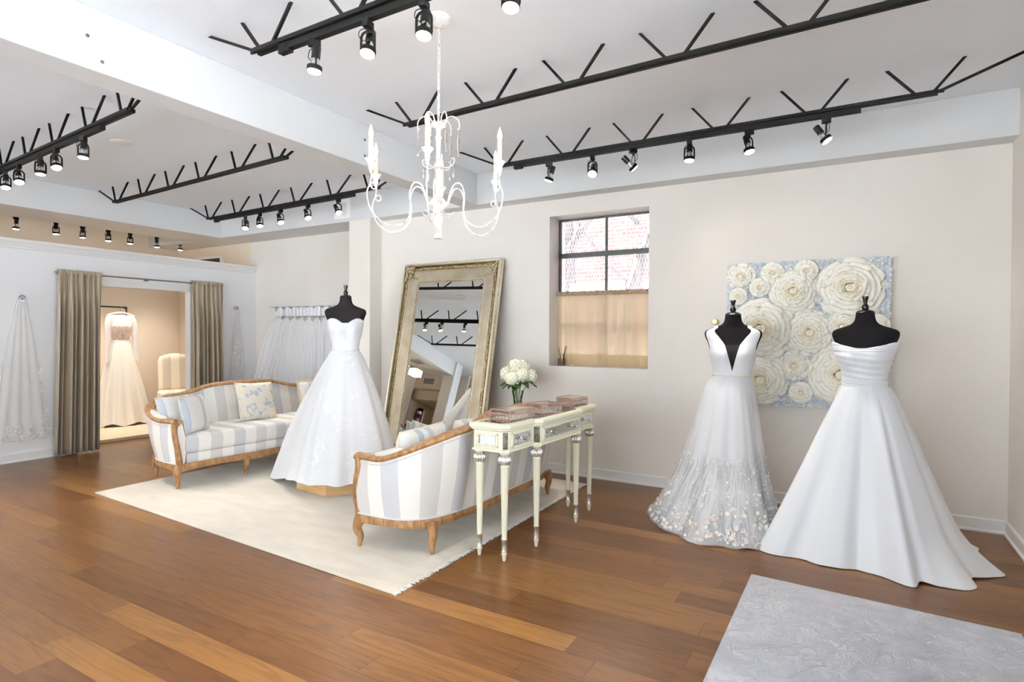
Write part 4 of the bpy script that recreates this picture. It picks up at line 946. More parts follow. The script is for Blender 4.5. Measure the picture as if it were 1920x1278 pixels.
for i, (a, z, L, w) in enumerate(((200, .335, .13, .06), (225, .31, .11, .055), (260, .32, .10, .06), (300, .32, .11, .06), (330, .33, .15, .06), (350, .35, .16, .05), (20, .33, .14, .06), (150, .33, .13, .06), (280, .29, .08, .05), (240, .34, .13, .05))):
    a = radians(a); d = Vector((cos(a), sin(a), 0)); s = Vector((-d.y, d.x, 0))
    def lf(u, v): w_ = w * 1.35 * sin(pi * min(1, v * .95 + .03)) ** .8; c = d * (.03 + L * 1.15 * v) + Vector((0, 0, z + .03 * sin(v * 2.5) - .05 * v * v)); p = c + s * (w_ * (u - .5)) + Vector((0, 0, .012 * abs(u - .5) * 2)); return tuple(p)
    MB().grid(lf, 4, 8).build('leaf', 'green', bq)

# ---------------------------------------------------------------- leaning mirror
mr = thing('leaning_mirror', 'huge gilt framed mirror leaning against the wall beside the window', 'mirror', (-3.905, 4.92, .012), rot=(radians(-11.6), 0, 0))
Wm, Hm = 1.34, 2.26                       # local: x across, z up, front at -y
def frame_ring(m, prof):
    """profile (inset from the outer edge, depth toward the viewer), mitred rectangle"""
    rings = []
    for (sx, sz) in ((-1, 0), (1, 0), (1, 1), (-1, 1)):
        rings.append([(sx * (Wm / 2 - i), -d, (i if sz == 0 else Hm - i)) for i, d in prof])
    m.rings(rings, closed_loop=True); return m
frame_ring(MB(), [(0, 0), (.0, .050), (.006, .066), (.016, .074), (.026, .070), (.032, .058), (.032, 0)]).build('outer_rim', 'gold', mr, smooth=22)
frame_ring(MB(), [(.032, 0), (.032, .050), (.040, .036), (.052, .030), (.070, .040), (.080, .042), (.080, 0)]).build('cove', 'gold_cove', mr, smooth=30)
frame_ring(MB(), [(.080, 0), (.080, .046), (.086, .050), (.092, .046), (.096, .036), (.20, .026), (.206, .030), (.212, .028), (.216, .018), (.226, .018), (.226, 0)]).build('flat_panel', 'gold', mr, smooth=22)
def relief(name, inset, depth, rad, step, bump_):
    m = MB(); r = random.Random(9)
    def run(a, b):
        a, b = Vector(a), Vector(b); L = (b - a).length; n = int(L / step); d = (b - a).normalized()
        for i in range(n):
            p = a + d * ((i + .5) * step); m.sphere(tuple(p + Vector((r.uniform(-1, 1) * bump_, 0, r.uniform(-1, 1) * bump_))), rad * r.uniform(.7, 1.2), 6, 4)
    x = Wm / 2 - inset; run((-x, -depth, inset), (x, -depth, inset)); run((-x, -depth, Hm - inset), (x, -depth, Hm - inset)); run((-x, -depth, inset), (-x, -depth, Hm - inset)); run((x, -depth, inset), (x, -depth, Hm - inset))
    m.build(name, 'gold_dark', mr)
relief('carved_band', .060, .036, .014, .017, .006); relief('inner_bead', .213, .026, .006, .011, .0)
relief('outer_bead', .002, .045, .008, .015, .0)
for sx in (-1, 1):
    for z, sz in ((.07, 1), (Hm - .07, -1)):
        m = MB(); r = random.Random(int(z * 10) + sx)
        for i in range(46):
            a = r.uniform(0, pi / 2); q = r.uniform(0, .12); m.sphere((sx * (Wm / 2 - .05 - q * cos(a) * .8), -.052 - r.uniform(0, .012), z - sz * .03 + sz * q * sin(a) * 1.2), r.uniform(.008, .019), 7, 5)
        m.tube(cat_spline([(sx * (Wm / 2 - .04), -.06, z + sz * .13), (sx * (Wm / 2 - .07), -.066, z + sz * .07), (sx * (Wm / 2 - .05), -.068, z), (sx * (Wm / 2 - .11), -.066, z - sz * .02), (sx * (Wm / 2 - .17), -.06, z - sz * .03)], 5), .012, 7)
        m.build('corner_ornament', 'gold_dark', mr)
        MB().tube(cat_spline([(sx * (Wm / 2 - .12), -.037, z + sz * .06), (sx * (Wm / 2 - .15), -.037, z + sz * .10), (sx * (Wm / 2 - .19), -.036, z + sz * .09), (sx * (Wm / 2 - .20), -.034, z + sz * .12)], 5), .006, 6, sy=.5).build('corner_leaf', 'gold_dark', mr)
gl = MB(); x = Wm / 2 - .218; gl.box(-x, -.016, .218, x, -.006, Hm - .218).build('mirror_glass', 'mirror', mr, smooth=0)
# ---------------------------------------------------------------- dress forms and gowns
TK = [(.84, .165, .120, 0.), (.93, .162, .118, 0.), (1.0, .142, .104, 0.), (1.08, .120, .090, 0.), (1.14, .120, .091, 0.), (1.21, .136, .101, -.004), (1.28, .152, .112, -.010), (1.33, .160, .108, -.008), (1.375, .174, .096, 0.), (1.41, .189, .085, .002), (1.436, .194, .076, .002), (1.456, .188, .070, .003), (1.470, .166, .064, .003), (1.484, .124, .060, .004), (1.498, .088, .058, .002), (1.515, .068, .056, 0.), (1.54, .058, .054, 0.), (1.575, .053, .052, 0.)]
def torso(z, th, sc=1., off=0.):
    w, d, yo = interp(TK, z); w = w * sc + off; d = d * sc + off; s, c = sin(th), cos(th)
    x = w * (abs(s) ** .92) * (1 if s >= 0 else -1); y = -d * (abs(c) ** .92) * (1 if c >= 0 else -1) + yo
    if c > 0:
        for sg in (-1, 1): y -= .030 * exp(-((x - sg * .078) / .052) ** 2 - ((z - 1.265) / .062) ** 2)
    return x, y
def make_form(label, loc, yaw, sc, cloth, lift=0., group=None):
    t = thing('dress_form', label, 'dress form', loc, yaw, group); n = 48
    zs = [.84 + (1.575 - .84) * i / 60 for i in range(61)]
    rings = []
    for z in zs: rings.append([(*torso(z, 2 * pi * k / n, sc), z + lift) for k in range(n)])
    MB().rings(rings).build('torso', cloth, t, smooth=70)
    MB().lathe([(.054 * sc, 1.572), (.056 * sc, 1.578), (.050, 1.588), (.035, 1.596), (.014, 1.600)], (0, 0, lift), 28).build('neck_cap', 'blk_gloss', t)
    MB().lathe([(.012, 1.615), (.013, 1.620), (.019, 1.628), (.0215, 1.640), (.019, 1.652), (.011, 1.660), (.0105, 1.666), (.0135, 1.682), (.0195, 1.707), (.0195, 1.711), (.014, 1.7115)], (0, 0, lift - .024), 24).build('finial', 'blk_gloss', t)
    MB().lathe([(.016, .06), (.016, .86 + lift)], n=14).build('pole', 'blk_gloss', t)
    MB().lathe([(.19, .012), (.20, .02), (.19, .03), (.06, .045), (.02, .07)], n=32).build('base', 'blk_gloss', t)
    return t
def bodice(parent, material, sc, z0, ztop, off=.006, lift=0., ridge=None, name='bodice', a0=-180, a1=180, nz=26, n=144):
    def fn(u, v):
        th = radians(a0 + (a1 - a0) * u); zz = z0 if not callable(z0) else z0(degrees_(th)); z = zz + (ztop(degrees_(th)) - zz) * v
        o = off + (ridge(z, th) if ridge else 0); x, y = torso(z, th, sc, o); return (x, y, z + lift)
    return MB().grid(fn, n, nz).build(name, material, parent, smooth=80, solid=.003)
def degrees_(t): return (math.degrees(t) + 180) % 360 - 180
def skirt(parent, name, material, z0, w0, d0, yaw, hem, prof, folds, amp, sc=1., n=240, nz=44, zpow=1., solid=0., fsharp=1., rrise=0.):
    def F(th):
        return sum(a * cos(k * th + p) for k, a, p in folds)
    def pos(th, t):
        deg = math.degrees(th); hh = ang_interp(hem, deg); r, hz = hh[0], hh[1]; ext = hh[2] if len(hh) > 2 else 0.; c, s = cos(th - yaw), sin(th - yaw)
        r0 = 1 / sqrt((c / w0) ** 2 + (s / d0) ** 2); k = interp(prof, t)
        f = F(th); f = (abs(f) ** fsharp) * (1 if f > 0 else -1)
        rr = r0 + (r * sc - r0) * k + amp * f * (t ** 1.15) * (1 - .0 * t) + .0007 * sin(60 * th) * max(0, 1 - t * 5) + ext * max(0., (t - .72) / .28) ** 2.2
        z = z0 + (hz - z0) * (t if not ext else t + (1 - (1 - t) ** 1.0 - t)) + rrise * max(0, f) * t ** 6
        return (rr * cos(th), rr * sin(th), max(z, .004))
    def fn(u, v): return pos(2 * pi * u, v)
    o = MB().grid(fn, n, nz, closeu=True).build(name, material, parent, smooth=80, solid=solid)
    return o, pos

FG = 'black dress forms wearing gowns'
# --- right: plain satin ball gown
cR = (.075, 4.54, .0); yR = radians(-10)
make_form('black dress form farthest right wearing the strapless satin ballgown', cR, yR, 1.01, 'jersey')
gR = thing('wedding_gown', 'strapless plain white satin ballgown with draped bodice and train', 'wedding gown', cR)
zR = lambda a: 1.337 + .040 * min(1, abs(sin(radians(a))) ** 1.6 * 1.25) if abs(a) < 90 else 1.345
tt = thing  # bodice sits in the gown's frame turned by yaw
def turn(o, yaw): o.rotation_euler = (0, 0, yaw); return o
turn(bodice(gR, 'satin', 1.0, 1.085, zR, .008, ridge=lambda z, th: .0045 * sin(z * 150 + 2.6 * sin(th * 1.5 + .5) + 3 * z) * (1 if z > 1.12 else .6) + (.010 if z > 1.30 else .010 * max(0, (z - 1.25) / .05))), yR)
turn(bodice(gR, 'satin', 1.0, 1.325, lambda a: zR(a) + .006, .020, name='neckline_fold', nz=8, ridge=lambda z, th: .003 * sin(z * 300)), yR)
turn(bodice(gR, 'satin', 1.0, 1.075, lambda a: 1.135, .014, name='draped_waistband', nz=12, ridge=lambda z, th: .002 * sin(z * 330 + 3 * th)), yR)
hemR = [(212, .677, .004, 0.), (228, .59, .004, 0.), (246, .525, .006, 0.), (273, .44, .004, 0.), (288, .555, .004, 0.), (294, .58, .004, 0.), (301, .525, .014, 0.), (309, .57, .004, .04), (317, .60, .004, .11), (325, .585, .004, .10), (335, .56, .014, .05), (345, .57, .008, .07), (354, .575, .004, .13), (5, .57, .018, .08), (20, .56, .012, .11), (33, .56, .004, .24), (50, .55, .004, .24), (75, .52, .004, .16), (100, .50, .004, .06), (130, .46, .004, 0.), (160, .42, .004, 0.), (185, .44, .004, 0.), (200, .56, .004, 0.)]
foldR = [(5, .5, .4), (8, .45, 2.2), (13, .32, 1.0), (21, .2, 0.)]
oR, posR = skirt(gR, 'skirt', 'satin', 1.09, .142, .112, yR, hemR, [(0, 0), (.05, .08), (.2, .24), (.5, .515), (.78, .78), (.93, .925), (1, 1)], foldR, .034, n=300, nz=50, fsharp=.85)

# --- middle: tulle gown with embroidered flowers
cL = (-.77, 4.60, 0.); yL = radians(8)
make_form('black dress form wearing deep V gown with flower hem', cL, yL, 1.04, 'jersey')
gL = thing('wedding_gown', 'white deep V neck tulle gown with coloured flowers around hem', 'wedding gown', cL)
vk = [(0, 1.158), (8, 1.265), (15, 1.352), (26, 1.412), (36, 1.452), (41, 1.479), (61, 1.479), (63, 1.45), (65, 1.33), (76, 1.30), (90, 1.285), (114, 1.30), (117, 1.40), (119, 1.479), (146, 1.479), (156, 1.40), (168, 1.30), (180, 1.25)]
def vt_(a):
    a = abs(a)
    for i in range(len(vk) - 1):
        if vk[i][0] <= a <= vk[i + 1][0]: f = (a - vk[i][0]) / (vk[i + 1][0] - vk[i][0]); return vk[i][1] + (vk[i + 1][1] - vk[i][1]) * f
    return 1.25
turn(bodice(gL, 'crepe', 1.04, 1.13, vt_, .006, n=360, nz=36), yL)
def ins_top(a): return 1.352
m = MB()
def fi(u, v):
    z = 1.165 + (1.352 - 1.165) * v; lim = radians(interp([(1.165, .6), (1.265, 8), (1.352, 15)], z)); th = -lim + 2 * lim * u; x, y = torso(z, th, 1.04, .003); return (x, y, z)
turn(m.grid(fi, 10, 14).build('sheer_insert', 'sheer_dark', gL, smooth=80), yL)
turn(bodice(gL, 'ivory_band', 1.04, 1.125, lambda a: 1.148, .012, name='ribbon_belt', nz=3), yL)
for sg in (-1, 1):
    def fs(u, v):
        th = radians(41 + (61 - 41) * u); x0, y0 = torso(1.479, th, 1.04, .006); x1, y1 = torso(1.479, pi - th, 1.04, .006); y = y0 + (y1 - y0) * v; return (sg * (x0 + .0 * v), y, 1.479 + .012 * sin(pi * v) + .006 * (1 - u) * sin(pi * v))
    turn(MB().grid(fs, 6, 8).build('shoulder_strap', 'crepe', gL, smooth=80, solid=.003), yL)
hemL = [(176, .62, .01), (200, .585, .01), (230, .56, .008), (245, .565, .008), (258, .59, .006), (270, .56, .012), (279, .56, .006), (290, .53, .012), (300, .53, .006), (315, .44, .01), (330, .37, .01), (345, .34, .01), (0, .335, .01), (30, .37, .01), (70, .48, .01), (110, .58, .01), (145, .62, .01)]
pfL = [(0, 0), (.08, .12), (.16, .19), (.44, .37), (.65, .53), (.78, .68), (.9, .84), (1, 1)]
fdL = [(7, .5, .3), (11, .5, 1.4), (17, .35, 2.), (23, .2, 0.)]
skirt(gL, 'lining', 'crepe', 1.13, .128, .100, yL, hemL, pfL, fdL, .020, sc=.9, n=240)
skirt(gL, 'inner_tulle', 'tulle_dense', 1.131, .130, .102, yL, hemL, pfL, fdL, .024, sc=.95, n=260)
oL, posL = skirt(gL, 'tulle_overlay', 'tulle', 1.132, .134, .106, yL, hemL, pfL, fdL, .030, sc=1.0, n=300, rrise=.02)
ra = random.Random(11); ap = MB(); st_ = MB()
def on_skirt(pos, th, t, out=.004):
    p = Vector(pos(th, t)); a = Vector(pos(th + .01, t)) - p; b = Vector(pos(th, min(1, t + .01))) - Vector(pos(th, t - .01 if t > .99 else t)); 
    if b.length < 1e-6: b = Vector((0, 0, -1))
    a.normalize(); b.normalize(); n = a.cross(b).normalized()
    if n.dot(Vector((p.x, p.y, 0))) < 0: n = -n
    return p + n * out, a, -b, n
for i in range(620):
    th = ra.uniform(150, 400); t0 = 1 - .02 - .50 * ra.random() ** 2.4; th = radians(th); st_.tone = ra.random() + .01
    pts = []
    L_ = ra.uniform(.06, .17); w_ = ra.uniform(-.05, .05)
    for q in range(5):
        tq = min(.985, t0 + L_ * (1 - q / 4)); p, a, b, n = on_skirt(posL, th + w_ * (q / 4) ** 2 * 1.3, tq, .003); pts.append(p)
    st_.tube(pts, .0012, 4, cap=False)
o = st_.build('embroidered_stems', 'stems', gL, smooth=0); o['kind'] = 'stuff'
for i in range(820):
    th = radians(ra.uniform(150, 400)); t0 = 1 - .02 - .46 * ra.random() ** 1.7; ap.tone = ra.random() * .98 + .01
    p, a, b, n = on_skirt(posL, th, t0, .006); r = ra.uniform(.006, .0135) * (1.15 if t0 > .8 else .75); np_ = ra.choice((2, 3, 4, 5)); ph = ra.uniform(0, 6)
    for q in range(np_):
        an = ph + q * 2 * pi / max(np_, 4); d = a * cos(an) + b * sin(an); e = a * -sin(an) + b * cos(an)
        ap.add([p, p + d * r * .7 + e * r * .5 + n * .002, p + d * r * 1.35 + n * .004, p + d * r * .7 - e * r * .5 + n * .002], [(0, 1, 2, 3)])
o = ap.build('flower_applique', 'applique', gL, smooth=0); o['kind'] = 'stuff'

# --- centre: sweetheart gown with rose patterned organza, on a pedestal
cC = (-4.09, 3.92, .14); yC = radians(44)
def hexa(r, rot): return [(r * cos(rot + pi / 3 * k), r * sin(rot + pi / 3 * k)) for k in range(6)]
pd = thing('pedestal', 'low hexagonal birch display pedestal under the centre gown', 'pedestal', (cC[0], cC[1], .0105))
MB().prism(hexa(.43, radians(234)), 0, .11).build('body', 'pedestal', pd, smooth=0, bevel=.004); MB().prism(hexa(.44, radians(234)), .11, .1295).build('top_board', 'pedestal', pd, smooth=0, bevel=.003)
make_form('brown black dress form standing on a wooden pedestal in the middle', cC, yC, .965, 'jersey_brown', .045)
gC = thing('wedding_gown', 'sweetheart gown with rose patterned organza skirt on pedestal', 'wedding gown', cC)
ck = [(0, 1.335), (9, 1.336), (13, 1.347), (30, 1.374), (48, 1.374), (70, 1.355), (90, 1.335), (180, 1.30)]
def cz(a): return interp(ck, abs(a))
turn(bodice(gC, 'crepe', .965, lambda a: 1.085 - .022 * exp(-(a / 35.) ** 2), cz, .007, lift=.045, ridge=lambda z, th: .0009 * sin(z * 150 + 5 * abs(th)), n=220), yC)
m = MB()
for i in range(7):
    z = 1.19 + i * .019; hw = .002 + i * .0022; 
    for sg in (-1, 1):
        x0, y0 = torso(z, .0 + sg * .01, .965, .011); x1, y1 = torso(z + .012, sg * (.03 + i * .022), .965, .011); m.bar((x0 * 0, y0, z + .045), (x1, y1, z + .057), .0012, .0012)
turn(m.build('lace_insert', 'grey_thread', gC, smooth=0), yC)
hemC = [(316, .47, -.022), (350, .50, -.01), (30, .50, .0), (75, .50, .0), (120, .55, -.03), (160, .66, -.09), (180, .76, -.118), (192, .85, -.126), (203, .70, -.11), (218, .55, -.06), (235, .49, -.035), (275, .47, -.028)]
pfC = [(0, 0), (.08, .14), (.28, .37), (.59, .69), (.81, .86), (1, 1)]
fdC = [(6, .5, .2), (9, .5, 1.1), (14, .35, .3), (21, .15, 0.)]
def skirtC(nm, material, sc, amp, lowz):
    h = [(a, r, z + lowz) for a, r, z in hemC]
    def F(th): return sum(a * cos(k * th + p) for k, a, p in fdC)
    def fn(u, v):
        th = 2 * pi * u; r, hz = ang_interp(h, math.degrees(th)); c, s = cos(th - yC), sin(th - yC); r0 = 1 / sqrt((c / .122) ** 2 + (s / .096) ** 2)
        k = interp(pfC, v); rr = r0 + (r * sc - r0) * k + amp * F(th) * v ** 1.1; z = 1.13 + (hz - 1.13) * v + .004 * sin(th * 9) * v ** 5
        if v < .9: z = max(z, .004)
        return (rr * cos(th), rr * sin(th), max(z, -.125))
    return MB().grid(fn, 260, 44, closeu=True).build(nm, material, gC, smooth=80)
skirtC('lining', 'crepe', .93, .012, .02); skirtC('organza_overlay', 'lace', 1.0, .024, 0.)

# ---------------------------------------------------------------- flower panel artwork on the wall
fp = thing('flower_panel', 'square wall panel of giant ivory paper roses over blue petals', 'wall art', (-.345, YB, 1.44))
PW2, PH2 = .598, .60
MB().box(-PW2, -.06, -PH2, PW2, -.002, PH2).build('backing_board', mat('pale_blue_board', (206, 216, 228), .8), fp, smooth=0)
m = MB(); r = random.Random(3)
for i in range(5200):
    x, z = r.uniform(-PW2, PW2), r.uniform(-PH2, PH2); y = -.062 - r.uniform(0, .016); a0 = r.uniform(0, 6.28); s = r.uniform(.010, .017); m.tone = r.random() * .98 + .01
    for q in range(4):
        a = a0 + q * pi / 2 + r.uniform(-.2, .2); c, sn = cos(a), sin(a)
        m.add([(x, y, z), (x + s * .55 * c - s * .5 * sn, y - .004, z + s * .55 * sn + s * .5 * c), (x + s * c, y - r.uniform(.001, .007), z + s * sn), (x + s * .55 * c + s * .5 * sn, y - .004, z + s * .55 * sn - s * .5 * c)], [(0, 1, 2, 3)])
o = m.build('blue_petals', 'petal_blue', fp, smooth=0); o['kind'] = 'stuff'
def rose(x, z, R, seed, h=.062):
    r = random.Random(seed); m = MB(); ht = MB()
    rings = [(1.0, 7, .22, .60), (.85, 7, .34, .52), (.70, 6, .46, .46), (.56, 6, .60, .40), (.43, 5, .78, .34), (.32, 5, .95, .28), (.21, 4, 1.2, .2)]
    if R < .13: rings = [rings[0], rings[2], rings[3], rings[5], rings[6]]
    f0 = rings[0][0]
    for ri, (rf, n, tilt, ln) in enumerate(rings):
        rf /= f0; rot = r.uniform(0, 6); out = R * .085 * ri
        for k in range(n):
            a = rot + 2 * pi * k / n + r.uniform(-.12, .12); lift_ = R * .03 * (k % 2); le = R * ln * r.uniform(.92, 1.08) / f0; wd = R * rf * 2 * pi / n * .62 * r.uniform(.95, 1.15); r0 = R * rf - le * cos(tilt)
            tw = r.uniform(-.12, .12); rip = r.uniform(0, 6)
            def pf(u, v):
                s = 2 * u - 1; q = v; w_ = wd * (sin(pi * min(.98, .12 + q * .72)) ** .6) * (1 if q < .8 else sqrt(max(0, 1 - ((q - .8) / .2) ** 2 * .75)))
                rad = r0 + le * q * cos(tilt) - .10 * le * s * s * q; up = out + lift_ + le * q * sin(tilt) * .7 + R * .05 * s * s * (1 - q * .4) - R * .10 * (q ** 3) * (1 - tilt * .5) + R * .012 * sin(rip + 7 * s) * q + tw * s * wd * .4
                cx = rad * cos(a) - w_ * s * sin(a); cz_ = rad * sin(a) + w_ * s * cos(a); return (x + cx, -h - .004 - max(0, up), z + cz_)
            (m if ri < len(rings) - 2 or R < .001 else ht).grid(pf, 7, 7)
    ht.sphere((x, -h - out - R * .06, z), R * .11, 10, 7)
    for k in range(5):
        a = k * 1.3; q = R * (.04 + .022 * k)
        ht.tube([(x + q * cos(a + s_ * .5), -h - out - R * .16, z + q * sin(a + s_ * .5)) for s_ in range(5)], R * .018, 5, sy=2.)
    o = m.build('paper_rose', 'rose_paper', fp, smooth=80, solid=.0008); ht.build('rose_heart', 'rose_heart', o, smooth=80)
for i, (x, z, R) in enumerate(((-.83, 1.93, .122), (-.58, 1.95, .092), (-.33, 1.955, .092), (-.68, 1.83, .084), (-.85, 1.76, .076), (-.42, 1.79, .20), (-.02, 1.80, .25), (-.66, 1.48, .27), (-.30, 1.45, .195), (-.07, 1.50, .135), (-.41, 1.18, .128), (-.66, 1.06, .22), (-.36, .96, .09), (-.08, 1.12, .245), (.16, 1.50, .10))):
    rose(x + .345, z - 1.44, R, 20 + i, .064 + (.02 if R < .12 else 0.))

# ---------------------------------------------------------------- long curtains, rod, wall hooks with veils
rd = thing('curtain_rod', 'long metal curtain rod over the dressing area opening', 'curtain rod', (-7.79, 4.1, 2.10))
MB().tube([(0, -1.0, 0), (0, 1.03, 0)], .009, 10).build('pole', 'brass_dk', rd)
for y in (-1.03, 1.04): MB().sphere((0, y * .975, 0), .012, 12, 8).build('end_cap', 'brass_dk', rd)
for y in (-.95, 0, .97): MB().box(-.088, y - .012, -.02, -.01, y + .012, -.006).build('bracket', 'brass_dk', rd, smooth=0)
def drape(label, y0, y1, yb0, yb1, nf, seed):
    t = thing('curtain', label, 'curtain', (-7.79, (y0 + y1) / 2, 0), group='taupe curtains'); r = random.Random(seed); ph = [r.uniform(0, 6) for _ in range(4)]; cy = (y0 + y1) / 2
    def fn(u, v):
        z = 2.118 - v * 2.10; k = interp([(0, .35), (.06, .25), (.25, .75), (1, 1.0)], v); uu = u + .012 * sin(u * 17 + ph[0])
        y = (y0 + (y1 - y0) * uu) * (1 - v) + (yb0 + (yb1 - yb0) * uu) * v; w_ = nf * 2 * pi * uu
        x = .046 * k * (sin(w_ + .5 * sin(w_ * .37 + ph[1])) + .22 * sin(2.3 * w_ + ph[2] + v)) + (.006 * sin(w_ * 2.6 + ph[3]) if v < .12 else 0)
        y += .014 * k * cos(w_ * .5 + ph[2]); return (x - .0 + .006, y - cy, z)
    MB().grid(fn, 260, 30).build('panel', 'silk', t, smooth=80, solid=.002)
    def hd(u, v):
        a = v * 2 * pi; return (.017 * cos(a) + .003 * sin(u * 130), y0 + (y1 - y0) * u - cy, 2.10 + .02 * sin(a) + (.018 if .1 < v < .4 else 0))
    MB().grid(hd, 160, 10).build('gathered_heading', 'silk', t, smooth=80)
drape('long taupe silk curtain on left of the dressing room opening', 3.11, 3.57, 3.06, 3.56, 8, 1)
drape('long taupe silk curtain on right of the dressing room opening', 4.66, 5.12, 4.66, 5.17, 7, 2)
def motif(m, p, a, b, n, r, s0=.007, s1=.014):
    s = r.uniform(s0, s1); ph = r.uniform(0, 6); k = r.choice((3, 4, 5))
    for q in range(k):
        an = ph + q * 2 * pi / k; d = a * cos(an) + b * sin(an); e = a * -sin(an) + b * cos(an)
        m.add([p, p + d * s * .7 + e * s * .5 + n * .002, p + d * s * 1.4 + n * .003, p + d * s * .7 - e * s * .5 + n * .002], [(0, 1, 2, 3)])
def crystal_hook(label, y, z):
    t = thing('wall_hook', label, 'hook', (XL, y, z), group=None)
    MB().lathe([(.016, 0), (.016, .005), (.007, .008), (.006, .03)], n=14, axis=(1, 0, 0)).build('stem', 'chrome', t)
    MB().lathe([(.008, .028), (.024, .040), (.030, .052), (.022, .068), (.006, .078)], n=8, axis=(1, 0, 0)).build('crystal_knob', 'glass', t, smooth=15)
    MB().lathe([(.009, .027), (.023, .039), (.027, .05), (.009, .032)], n=8, axis=(1, 0, 0)).build('silver_back', 'silver', t, smooth=15)
crystal_hook('crystal wall hook holding the long lace edged veil at far left', 2.80, 1.80)
crystal_hook('crystal wall hook holding a short veil right of the curtains', 5.365, 1.79)
def wall_veil(label, y, ztop, zbot, wt, wb, lace, seed, shift=0.):
    t = thing('bridal_veil', label, 'veil', (XL + .03, y, 0)); r = random.Random(seed)
    def fn(dx):
        def f(u, v):
            s = 2 * u - 1; w_ = wt + (wb - wt) * (v ** .8); z = ztop - (ztop - zbot) * v - .06 * (s * s) * v * 0; return (dx + .014 * sin(u * 28 + seed) * (.4 + v) + .012, w_ * s + shift * v, z + .05 * s * s * v)
        return f
    MB().grid(fn(0), 60, 20).build('tulle', 'tulle_veil', t, smooth=80)
    if lace:
        m = MB(); F0 = fn(0)
        for i in range(330):
            if i % 3: u, v = r.random(), 1 - .12 * r.random() ** 1.5
            else: u, v = .93 + .07 * r.random(), .5 + .5 * r.random()
            motif(m, Vector(F0(u, v)) + Vector((.006, 0, r.uniform(-.02, .02))), Vector((0, 1, 0)), Vector((0, 0, 1)), Vector((1, 0, 0)), r)
        o = m.build('lace_motifs', 'veil_lace', t, smooth=0); o['kind'] = 'stuff'
    MB().tube([(.03 + .01 * cos(a_), .018 * cos(a_), ztop + .018 + .02 * sin(a_)) for a_ in [i * pi / 6 for i in range(12)]], .007, 6, closed=True).build('gathered_loop', 'tulle_dense', t)
wall_veil('long sheer lace edged veil hanging at the far left photo edge', 2.80, 1.76, .22, .045, .27, True, 3)
wall_veil('short speckled sheer veil hanging between curtain and shelf wall', 5.37, 1.74, .52, .045, .14, False, 5)
m = MB(); r = random.Random(8)
for i in range(26):
    m.sphere((XL + .06, 5.31 + .14 * r.random(), 1.35 - .85 * r.random()), r.uniform(.004, .012), 6, 4)
bp = [o for o in COL.objects if o.name.startswith('bridal_veil')][-1]
for i in range(len(m.v)): m.v[i] = (m.v[i][0] - bp.location.x, m.v[i][1] - bp.location.y, m.v[i][2])
m.build('grey_beading', mat('grey_beading', (188, 184, 184), .5), bp)

# ---------------------------------------------------------------- shelf with a rail of veils
sh = thing('wall_shelf', 'white wall shelf with rail above the hanging veils', 'shelf', (-6.47, YL, 1.81))
MB().box(-.86, -.2, 0, .80, 0, .022).box(-.84, -.18, -.012, .78, 0, 0).build('shelf_board', 'trim', sh, smooth=0, bevel=.003)
for x in (-.78, -.0, .72):
    MB().prism([(-.16, -.0), (0, -.0), (0, -.19), (-.04, -.17), (-.08, -.08), (-.14, -.05)], -.02, .02).build('bracket', 'trim', sh, smooth=0, loc=(x, 0, -.012))
    b = [c for c in sh.children if c.name.startswith('bracket')][-1]; b.rotation_euler = (radians(90), 0, radians(90))
MB().tube([(-.78, -.12, -.15), (.74, -.12, -.15)], .009, 8).build('rail', 'silver', sh)
desc = ['leftmost long veil fanning out from the shelf rail', 'second veil on the shelf rail with lace down its edge', 'third plain tulle veil on shelf rail', 'fourth plain tulle veil on shelf rail', 'fifth plain tulle veil on shelf rail', 'sixth veil on shelf rail with lace appliques low down', 'seventh veil on the shelf rail just left of the dress form', 'eighth veil on the shelf rail behind the dress form', 'last veil on the shelf rail behind the dress form']
for i in range(9):
    x = -7.12 + i * .155; t = thing('bridal_veil', desc[i], 'veil', (x, YL - .12, 0), 0, 'veils hanging on the shelf rail'); r = random.Random(i)
    wb = .15 if i else .19; shf = -.50 if i == 0 else (-.26 if i == 1 else -.10 + .02 * i)
    def fn(u, v, wb=wb, shf=shf, i=i):
        s = 2 * u - 1; w_ = .05 + (wb - .05) * min(1, v * 4) ** .5; z = 1.635 - v * 1.2; q = min(1, v * 1.3); return (w_ * s + shf * (v ** .85), -.045 + .022 * sin(u * 19 + i) * (.5 + v), z - .018 * sin(pi * u) * 0 + (.03 * (s * s) * -1 if v < .03 else 0))
    MB().grid(fn, 44, 18).build('tulle', 'veil_rack', t, smooth=80)
    def tb(u, v, i=i): s = 2 * u - 1; return (.077 * s, -.03 + .008 * sin(u * 12 + i), 1.665 + .115 * v + (.016 * cos(s * pi / 2 * 1.0) if v > .9 else 0) - (.012 if v > .9 and abs(s) > .8 else 0))
    MB().grid(tb, 14, 6).build('folded_top', 'crepe', t, smooth=80)
    MB().tube([(0.012 * cos(a_), -.03, 1.650 + .018 * sin(a_)) for a_ in [k * pi / 5 for k in range(10)]], .004, 6, closed=True).build('clip', 'silver', t)
    if i in (0, 1, 5, 7):
        m = MB()
        for q in range(170):
            u_, v_ = (.2 + .3 * r.random() ** 2, r.uniform(.1, .98)) if i == 1 else (r.uniform(.1, .8), r.uniform(.62, .98))
            pq = fn(u_, v_); motif(m, Vector((pq[0], pq[1] - .012, pq[2])), Vector((1, 0, 0)), Vector((0, 0, 1)), Vector((0, -1, 0)), r, .006, .012)
        o = m.build('lace_motifs', 'lace_petal', t, smooth=0); o['kind'] = 'stuff'

